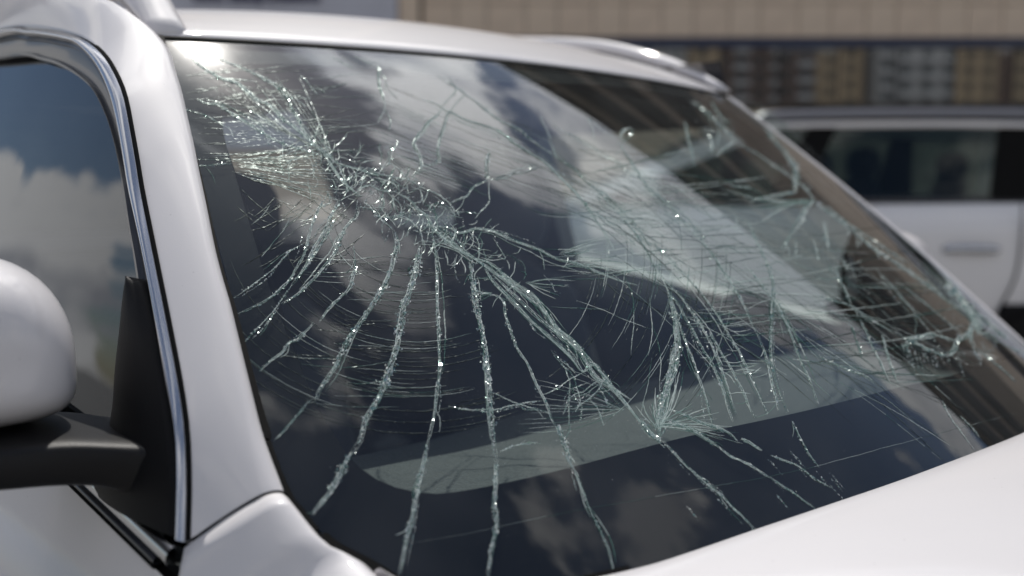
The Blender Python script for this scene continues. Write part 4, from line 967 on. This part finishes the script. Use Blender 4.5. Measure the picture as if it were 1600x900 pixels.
# body below the belt line: outline of the profile swept across the width with a soft shoulder
xs = np.linspace(-1.25, 3.95, 90)
def topz(x):
    return float(np.interp(x, [-1.25, -1.2, -1.0, -.2, .25, 1.2, 2.6, 3.7, 3.9, 3.95], [.75, 1.06, 1.24, 1.35, 1.385, 1.40, 1.425, 1.44, 1.38, 1.1]))
rows = []
for x in xs:
    zt = topz(x); e = min(1, (x+1.30)/.25, (4.0-x)/.2); e = max(.05, e)**.5
    r = []
    for y0, dz in [(0.16, 0), (.075, -.006), (.035, -.04), (.008, -.095)]:
        r.append(np.array([x, (y0+(1-e)*.3), zt+dz]))
    for z in np.linspace(zt-.13, .60, 12):
        s = (zt-z)/(zt-.6); r.append(np.array([x, -.035*math.sin(math.pi*min(1, s*1.1))+(1-e)*.3, z]))
    r.append(np.array([x, .03+(1-e)*.3, .55]))
    rows.append(r)
mb = MB(); mb.grid(rows); mb.grid([[np.array([p[0], Wd-p[1], p[2]]) for p in r] for r in rows])
mb.grid([[r[0]+np.array([0, 0, 0]), np.array([r[0][0], Wd/2, r[0][2]+.03]), np.array([r[0][0], Wd-r[0][1], r[0][2]])] for r in rows if r[0][0] < .35])
for r in (rows[0], rows[-1]): mb.grid([r, [np.array([p[0], Wd-p[1], p[2]]) for p in r]])
mb.build('body', M['white2'], car)
# dark sill cladding and wheel-arch lips
mb = MB(); mb.box((-1.1, -.02, .30), (3.85, Wd+.02, .60), .03)
mb.build('sill_cladding', M['black'], car)
for wx in (-.35, 3.12):
    for ys in (.08, Wd-.08):
        wh = empty('wheel', (wx, ys, .36)); wh.parent = car
        mb = MB(); mb.grid([[np.array([r*math.cos(a), y, r*math.sin(a)]) for r, y in [(.23, -.12), (.34, -.125), (.365, -.09), (.365, .09), (.34, .125), (.23, .12)]] for a in np.linspace(0, 2*math.pi, 36, endpoint=False)], close_u=True); mb.build('tyre', M['tyre'], wh)
        mb = MB(); mb.tube([(0, -.09, 0), (0, -.10, 0)], [.23, .05], 24); mb.build('rim', M['rim'], wh)
        mb = MB(); mb.grid([[np.array([r*math.cos(a), (-.155 if ys < 1 else .155)*(1 if r < .55 else .8), r*math.sin(a)]) for r in (.40, .47, .53)] for a in np.linspace(-.25, math.pi+.25, 24)]); mb.build('arch_lip', M['black'], wh)
# cladding reaching up behind the rear arch as in the picture
mb = MB(); mb.box((PX(1572), -.055, .58), (3.85, .02, PZ(478)), .02); mb.build('arch_cladding', M['black'], car)
# roof slab with rounded flanks and rails
rows = []
for x in np.linspace(1.32, 3.75, 50):
    zt = float(np.interp(x, [1.32, 1.5, 1.9, 2.8, 3.5, 3.75], [1.82, 1.85, 1.865, 1.87, 1.86, 1.82])); zb = float(np.interp(x, [1.32, 1.6, 2.4, 3.75], [1.822, 1.832, 1.838, 1.82]))
    half = [(.155, zb-.01), (.135, zb), (.137, zb+.022), (.16, zt-.012), (.24, zt-.004), (.5, zt), (Wd/2, zt+.002)]
    half = half
    rows.append([np.array([x, a, b]) for a, b in half]+[np.array([x, Wd-a, b]) for a, b in half[::-1][1:]])
mb = MB(); mb.grid(rows); mb.build('roof', M['white2'], car)
railm = mat('rail_aluminium', (.26, .26, .28), .28, .85)
for yy in (.21, Wd-.21):
    mb = MB(); P = cat([(1.36, yy, 1.845), (1.44, yy, 1.883), (1.6, yy, 1.897), (2.3, yy, 1.908), (3.1, yy, 1.903), (3.5, yy, 1.88), (3.62, yy, 1.85)], 60)
    mb.grid([[p+np.array([0, .022*math.cos(a), .030*math.sin(a)]) for a in np.linspace(0, 2*math.pi, 14, endpoint=False)] for p in P], close_v=True); mb.build('roof_rail', railm, car)
    mb = MB(); mb.tube(cat([(1.40, .150 if yy < 1 else Wd-.150, 1.846), (1.7, .146 if yy < 1 else Wd-.146, 1.866), (2.6, .146 if yy < 1 else Wd-.146, 1.870), (3.6, .15 if yy < 1 else Wd-.15, 1.85)], 30), .009, 8); mb.build('roof_gutter', M['rubber'], car)
# pillars
def quad_pillar(name, P4, th, m, ys):
    mb = MB(); k = len(mb.v)
    a = [np.array(p) for p in P4]; b = [p+np.array([0, th, 0]) for p in a]
    mb.add(a+b, [(0,1,2,3), (4,7,6,5), (0,4,5,1), (1,5,6,2), (2,6,7,3), (3,7,4,0)]); return mb.build(name, m, car, smooth=False)
def yb(z): return .045+.10*(z-1.42)/.4
def yf(z): return Wd-yb(z)
for far in (False, True):
    g = (lambda x, z: (x, yf(z)-.03, z)) if far else (lambda x, z: (x, yb(z), z))
    quad_pillar('door_pillar', [g(.22, 1.38), g(.38, 1.38), g(1.52, 1.82), g(1.30, 1.85)], .03, M['white2'], 0)
    quad_pillar('door_pillar', [g(PX(1290)-.32, 1.40), g(PX(1290)-.12, 1.40), g(PX(1322), 1.834), g(PX(1300)-.08, 1.834)], .03, M['rubber'], 0)
    quad_pillar('door_pillar', [g(PX(1560), 1.42), g(PX(1640), 1.42), g(PX(1625), 1.834), g(PX(1582), 1.834)], .03, M['rubber'], 0)
    quad_pillar('door_pillar', [g(3.45, 1.44), g(3.85, 1.44), g(3.66, 1.82), g(3.42, 1.82)], .03, M['white2'], 0)
    zz_ = .012 if not far else .018
    for xa, xb_, xc, xd in ((.42, PX(1290)-.32, PX(1300)-.08, 1.50), (PX(1290)-.12, PX(1562), PX(1582), PX(1322)), (PX(1640), 3.45, 3.42, PX(1625))):
        mb = MB(); P = [np.array(g(xa, 1.40)), np.array(g(xb_, 1.42)), np.array(g(xc, 1.834)), np.array(g(xd, 1.834))]; P = [p+np.array([0, zz_, 0]) for p in P]
        mb.add(P+[p+np.array([0, .005, 0]) for p in P], [(0,1,2,3), (4,7,6,5), (0,4,5,1), (1,5,6,2), (2,6,7,3), (3,7,4,0)]); mb.build('door_window', M['tint'], car, smooth=False)
mb = MB(); mb.add([(.22, .12, 1.40), (.22, Wd-.12, 1.40), (1.34, Wd-.2, 1.86), (1.34, .2, 1.86), (.23, .12, 1.395), (.23, Wd-.12, 1.395), (1.35, Wd-.2, 1.85), (1.35, .2, 1.85)], [(0,1,2,3), (7,6,5,4), (0,4,5,1), (2,6,7,3)]); mb.build('windscreen', M['tint'], car, smooth=False)
mb = MB(); mb.add([(3.88, .12, 1.40), (3.88, Wd-.12, 1.40), (3.70, Wd-.2, 1.84), (3.70, .2, 1.84)], [(0,1,2,3)]); mb.build('rear_window', M['tint'], car, smooth=False)
mb = MB(); mb.box((.3, .05, 1.398), (3.85, .10, 1.43), .008); mb.build('belt_trim', M['satin'], car)
# front seats and rear bench in silhouette
for sx, sy in ((2.02, .50), (2.02, 1.35), (2.95, .50), (2.95, 1.35)):
    st = empty('seat', (sx, sy, .9)); st.parent = car
    rows = []
    for s in np.linspace(0, 1, 12):
        z = .0+.66*s; w_ = .24*(1-.1*s)*(1 if s < .85 else math.sqrt(max(.04, 1-((s-.85)/.155)**2)))
        rows.append([np.array([.10*s+.08*math.cos(a), w_*math.sin(a), z]) for a in np.linspace(0, 2*math.pi, 20, endpoint=False)])
    mb = MB(); mb.grid(rows, close_v=True); mb.build('backrest', M['seat'], st)
    rows = []
    for s in np.linspace(0, 1, 10):
        z = .63+.20*s; e = (1-abs(2*s-1)**3)**.5; rows.append([np.array([.10+(.03+.06*e)*math.cos(a), (.05+.10*e)*math.sin(a), z]) for a in np.linspace(0, 2*math.pi, 20, endpoint=False)])
    mb = MB(); mb.grid(rows, close_v=True); mb.f += [tuple(range(20)), tuple(range(180, 200))]; mb.build('headrest', M['seat'], st)
mb = MB(); mb.box((.35, .12, .6), (3.6, Wd-.12, .98)); mb.build('cabin_floor', M['cabin'], car, smooth=False)
# door handles: bowl plus grab bar; shut lines
for hx in (PX(1480), PX(1480)+1.12):
    hd = empty('door_handle', (hx, -.035, PZ(391))); hd.parent = car
    mb = MB(); mb.tube(cat([(0, .012, .0), (.03, -.018, .004), (.15, -.022, .004), (.26, -.018, .0), (.29, .012, -.004)], 24), [.022]*24, 12); mb.build('grab_bar', M['chrome'], hd)
    mb = MB(); mb.box((.0, .004, -.052), (.285, .012, -.020), .004); mb.build('handle_bowl', M['black'], hd)
for P in ([(PX(1597), -.036, 1.40), (PX(1598), -.040, 1.2), (PX(1592), -.040, 1.0), (PX(1575), -.036, .85), (PX(1555), -.03, .70)], [(.32, -.03, 1.36), (.28, -.04, 1.1), (.30, -.035, .7)]):
    mb = MB(); mb.tube(cat(P, 24), .006, 6); mb.build('shut_line', M['rubber'], car)
mmr = empty('side_mirror', (.72, -.12, 1.44)); mmr.parent = car
mb = MB(); mb.box((-.10, -.12, -.02), (.06, .10, .14), .045); mb.build('mirror_cap', M['white2'], mmr)

# second car, nose of a grey hatchback seen only through the cabin
# ------------------------------------------------------------------ shop building, D = 20 m away, parallel to the picture
DB = 20.0
bld = empty('shop_building', mat=local(DB), label='long beige panel-clad shop building with a ribbon of mirror windows', cat='building')
def bx(px): return (px-800)*DB/FPX
def bz(py): return 1.52-(py-286)*DB/FPX
panm = mat('beige_panel', (.72, .575, .44), .55, noise=.10, bscale=.9); panm2 = mat('beige_panel_worn', (.70, .555, .425), .6, noise=.12, bscale=1.3)
joint = mat('panel_joint', (.075, .065, .055), .8); band = mat('window_band_blue', (.022, .032, .075), .35)
wing = mat('grey_wall_panel', (.56, .56, .62), .6, noise=.06, bscale=1.)
darkw = mat('dark_soffit', (.025, .022, .02), .6)
pane = mat('mirror_pane', (.22, .23, .24), .03, metal=.95); panedk = mat('tinted_pane', (.05, .045, .04), .25, spec=.3)
X0, X1 = bx(662), 60.0
mb = MB(); mb.box((-24, .35, 0), (X1, 14, 15.45)); mb.build('wall', joint, bld, smooth=False)
# fascia panels in the picture: two courses, each plate of its own
px_cols = []; x = X0; k = 0
while x < bx(1680): wdt = (.74, .62, .80, .66)[k % 4]; px_cols.append((x, x+wdt)); x += wdt; k += 1
z0 = bz(66); courses = [(z0, z0+.665), (z0+.68, z0+1.36)]
pmesh = {}
for ci, (za, zb_) in enumerate(courses):
    for i, (xa, xb_) in enumerate(px_cols):
        key = (round(xb_-xa, 2), round(zb_-za, 3), i % 2)
        if key not in pmesh:
            mb = MB(); mb.box((0, 0, 0), (xb_-xa-.018, .05, zb_-za), .006); me = mb.mesh('fascia_panel'); me.materials.append(panm if i % 2 else panm2); pmesh[key] = me
        o = bpy.data.objects.new('fascia_panel', pmesh[key]); C.objects.link(o); o.parent = bld; o.location = (xa, .0+rng.uniform(-.006, .006), za)
xe = px_cols[-1][1]
# the rest of the front: storeys of panels and dark ribbons, joined
mb = MB()
def course(xa, xb_, za, zb_, wd=.72, dep=0.):
    x = xa
    while x < xb_-.1: mb.box((x, dep+rng.uniform(-.005, .005), za), (min(x+wd, xb_)-.018, .06+dep, zb_)); x += wd
for xa, xb_ in ((xe, X1),): 
    for c in courses: course(xa, xb_, *c)
for r in range(2): course(X0, X1, z0+1.38+r*.68, z0+2.04+r*.68)
_keep = mb; mb = MB()
for r in range(2, 6): course(X0, X1, z0+1.38+r*.68, z0+2.04+r*.68)
for za, zb_ in ((9.93, 10.1), (11.3, 11.8), (13.1, 13.55), (15.0, 15.45)): course(X0, X1, za, zb_)
brownp = mat('brown_panel', (.30, .235, .18), .6, noise=.1, bscale=1.); o = mb.build('upper_cladding', brownp, bld, smooth=False); o['kind'] = 'stuff'; mb = _keep
course(-24, bx(290)-.1, z0, z0+.665); course(-24, bx(290)-.1, z0+.68, z0+1.36)
course(-24, bx(627), 15.0, 15.42); course(-24, bx(627), 11.3, 11.8); course(-24, bx(627), 13.1, 13.55); course(-24, bx(627), 8.4, 10.1)
for r in range(4): course(-24, X1, .3+r*.68, .96+r*.68)
o = mb.build('cladding', panm, bld, smooth=False); o['kind'] = 'stuff'
mb = MB()
for za, zb_ in ((10.12, 11.28), (11.82, 13.08), (13.57, 14.98)): mb.box((X0, .18, za), (X1, .24, zb_)); mb.box((-24, .18, za), (bx(627), .24, zb_))
mb.build('upper_ribbon', panedk, bld, smooth=False)
# cornice
mb = MB(); mb.box((-24.2, -.35, 15.45), (X1+.2, 14, 15.7)); mb.build('cornice', darkw, bld, smooth=False)
# ribbon of mirror windows under the fascia
mb = MB(); mb.box((bx(668), -.03, bz(81)), (X1, .34, bz(67.5))); mb.build('window_head', band, bld, smooth=False)
mb = MB(); mb.box((bx(668), -.02, bz(172)), (X1, .34, bz(165))); mb.build('window_sill', joint, bld, smooth=False)
x = bx(668)+.05; i = 0
while x < bx(1700):
    wdt = 1.22
    mb = MB(); tl = rng.normal(0, .006); ty = rng.normal(0, .010)
    za, zb_ = bz(164.5), bz(81.5)
    mb.add([(x+.02, .10, za), (x+wdt-.02, .10+ty*wdt, za), (x+wdt-.02, .10+ty*wdt+tl, zb_), (x+.02, .10+tl, zb_),
            (x+.02, .12, za), (x+wdt-.02, .12+ty*wdt, za), (x+wdt-.02, .12+ty*wdt+tl, zb_), (x+.02, .12+tl, zb_)], [(0,1,2,3), (4,7,6,5), (0,4,5,1), (1,5,6,2), (2,6,7,3), (3,7,4,0)])
    wn = mb.build('window', pane, bld, smooth=False)
    mb = MB(); mb.box((x-.02, .07, za), (x+.018, .16, zb_)); mb.build('frame', darkw, wn, smooth=False)
    x += wdt; i += 1
# grey sign wall with navy lettering, beige pier beside it
mb = MB(); mb.box((bx(200), -.25, 2.2), (bx(627), .34, 8.2), .02); mb.build('sign_wall', wing, bld, smooth=False)
mb = MB(); mb.box((bx(628.5), -.12, 0), (bx(659), .34, 15.4), .015); mb.build('pier', panm, bld, smooth=False)
mb = MB(); mb.box((bx(659.5), -.02, 0), (bx(664), .2, 15.3)); mb.build('pier_joint', joint, bld, smooth=False)  # dark strip added for the joint between pier and fascia
navy = mat('navy_lettering', (.008, .012, .085), .5)
cu = bpy.data.curves.new('sign_lettering', 'FONT'); cu.body = 'www. obxop bankform'; cu.size = .34; cu.extrude = .02; cu.offset = .016
tmp = bpy.data.objects.new('tmp', cu); C.objects.link(tmp); bpy.context.view_layer.update()
me = bpy.data.meshes.new_from_object(tmp.evaluated_get(bpy.context.evaluated_depsgraph_get())); bpy.data.objects.remove(tmp)
xsv = [v.co.x for v in me.vertices]; wtx = max(xsv)-min(xsv); k = (bx(512)-bx(320))/wtx
for v in me.vertices: v.co = Vector((bx(320)+(v.co.x-min(xsv))*k, -.275-v.co.z, bz(16.5)+v.co.y*k*1.0))
link('sign_lettering', me, navy, bld, smooth=False)

# ------------------------------------------------------------------ flats across the road behind the camera: they are what the mirror panes show
tan = mat('tan_render', (.40, .31, .21), .85, noise=.08, bscale=.4); pale = mat('pale_render', (.42, .42, .42), .85, noise=.08, bscale=.4); dkr = mat('brown_render', (.14, .10, .085), .85); wnd = mat('flat_windows', (.02, .035, .04), .2)
balw = mat('balcony_white', (.55, .55, .56), .7)
xx = -45.; specs = [('tan', 13), ('dk', 9), ('tan', 10), ('pale', 14), ('dk', 15), ('pale', 12), ('tan', 8), ('dk', 14), ('tan', 9), ('pale', 12), ('tan', 14), ('dk', 10), ('pale', 12), ('tan', 12)]
where = ['at the far left end', 'second from the left', 'third from the left', 'fourth from the left', 'fifth from the left', 'sixth from the left', 'seventh from the left', 'seventh from the right', 'sixth from the right', 'fifth from the right', 'fourth from the right', 'third from the right', 'second from the right', 'at the far right end']
words = {'tan': 'tan', 'pale': 'pale grey', 'dk': 'brown'}
for i, (c_, wd) in enumerate(specs):
    dp = -135-rng.uniform(0, 12)
    fl = empty('apartment_block', mat=local(dp, xx), label='%s apartment block %s, mirrored in the shop windows' % (words[c_], where[i]), cat='building', group='apartment blocks reflected in the windows')
    mb = MB(); mb.box((0, -14, 0), (wd, 0, 27)); mb.build('wall', {'tan': tan, 'pale': pale, 'dk': dkr}[c_], fl, smooth=False)
    mb = MB(); mw = MB()
    for f in range(9):
        z = 1+f*2.9; nb = max(2, int(wd/3.4))
        for b in range(nb):
            x_ = (b+.5)*wd/nb; mw.box((x_-.75, -.02, z+.2), (x_+.75, .04, z+1.8))
            if c_ == 'pale' or (c_ == 'dk' and b % 2): mb.box((x_-1.5, 0.05, z-.5), (x_+1.5, 1.1, z+.35))
    if mb.v: mb.build('balcony', balw, fl, smooth=False)['kind'] = 'stuff'
    mw.build('window', wnd, fl, smooth=False)['kind'] = 'stuff'
    xx += wd+rng.uniform(-.2, 1.5)
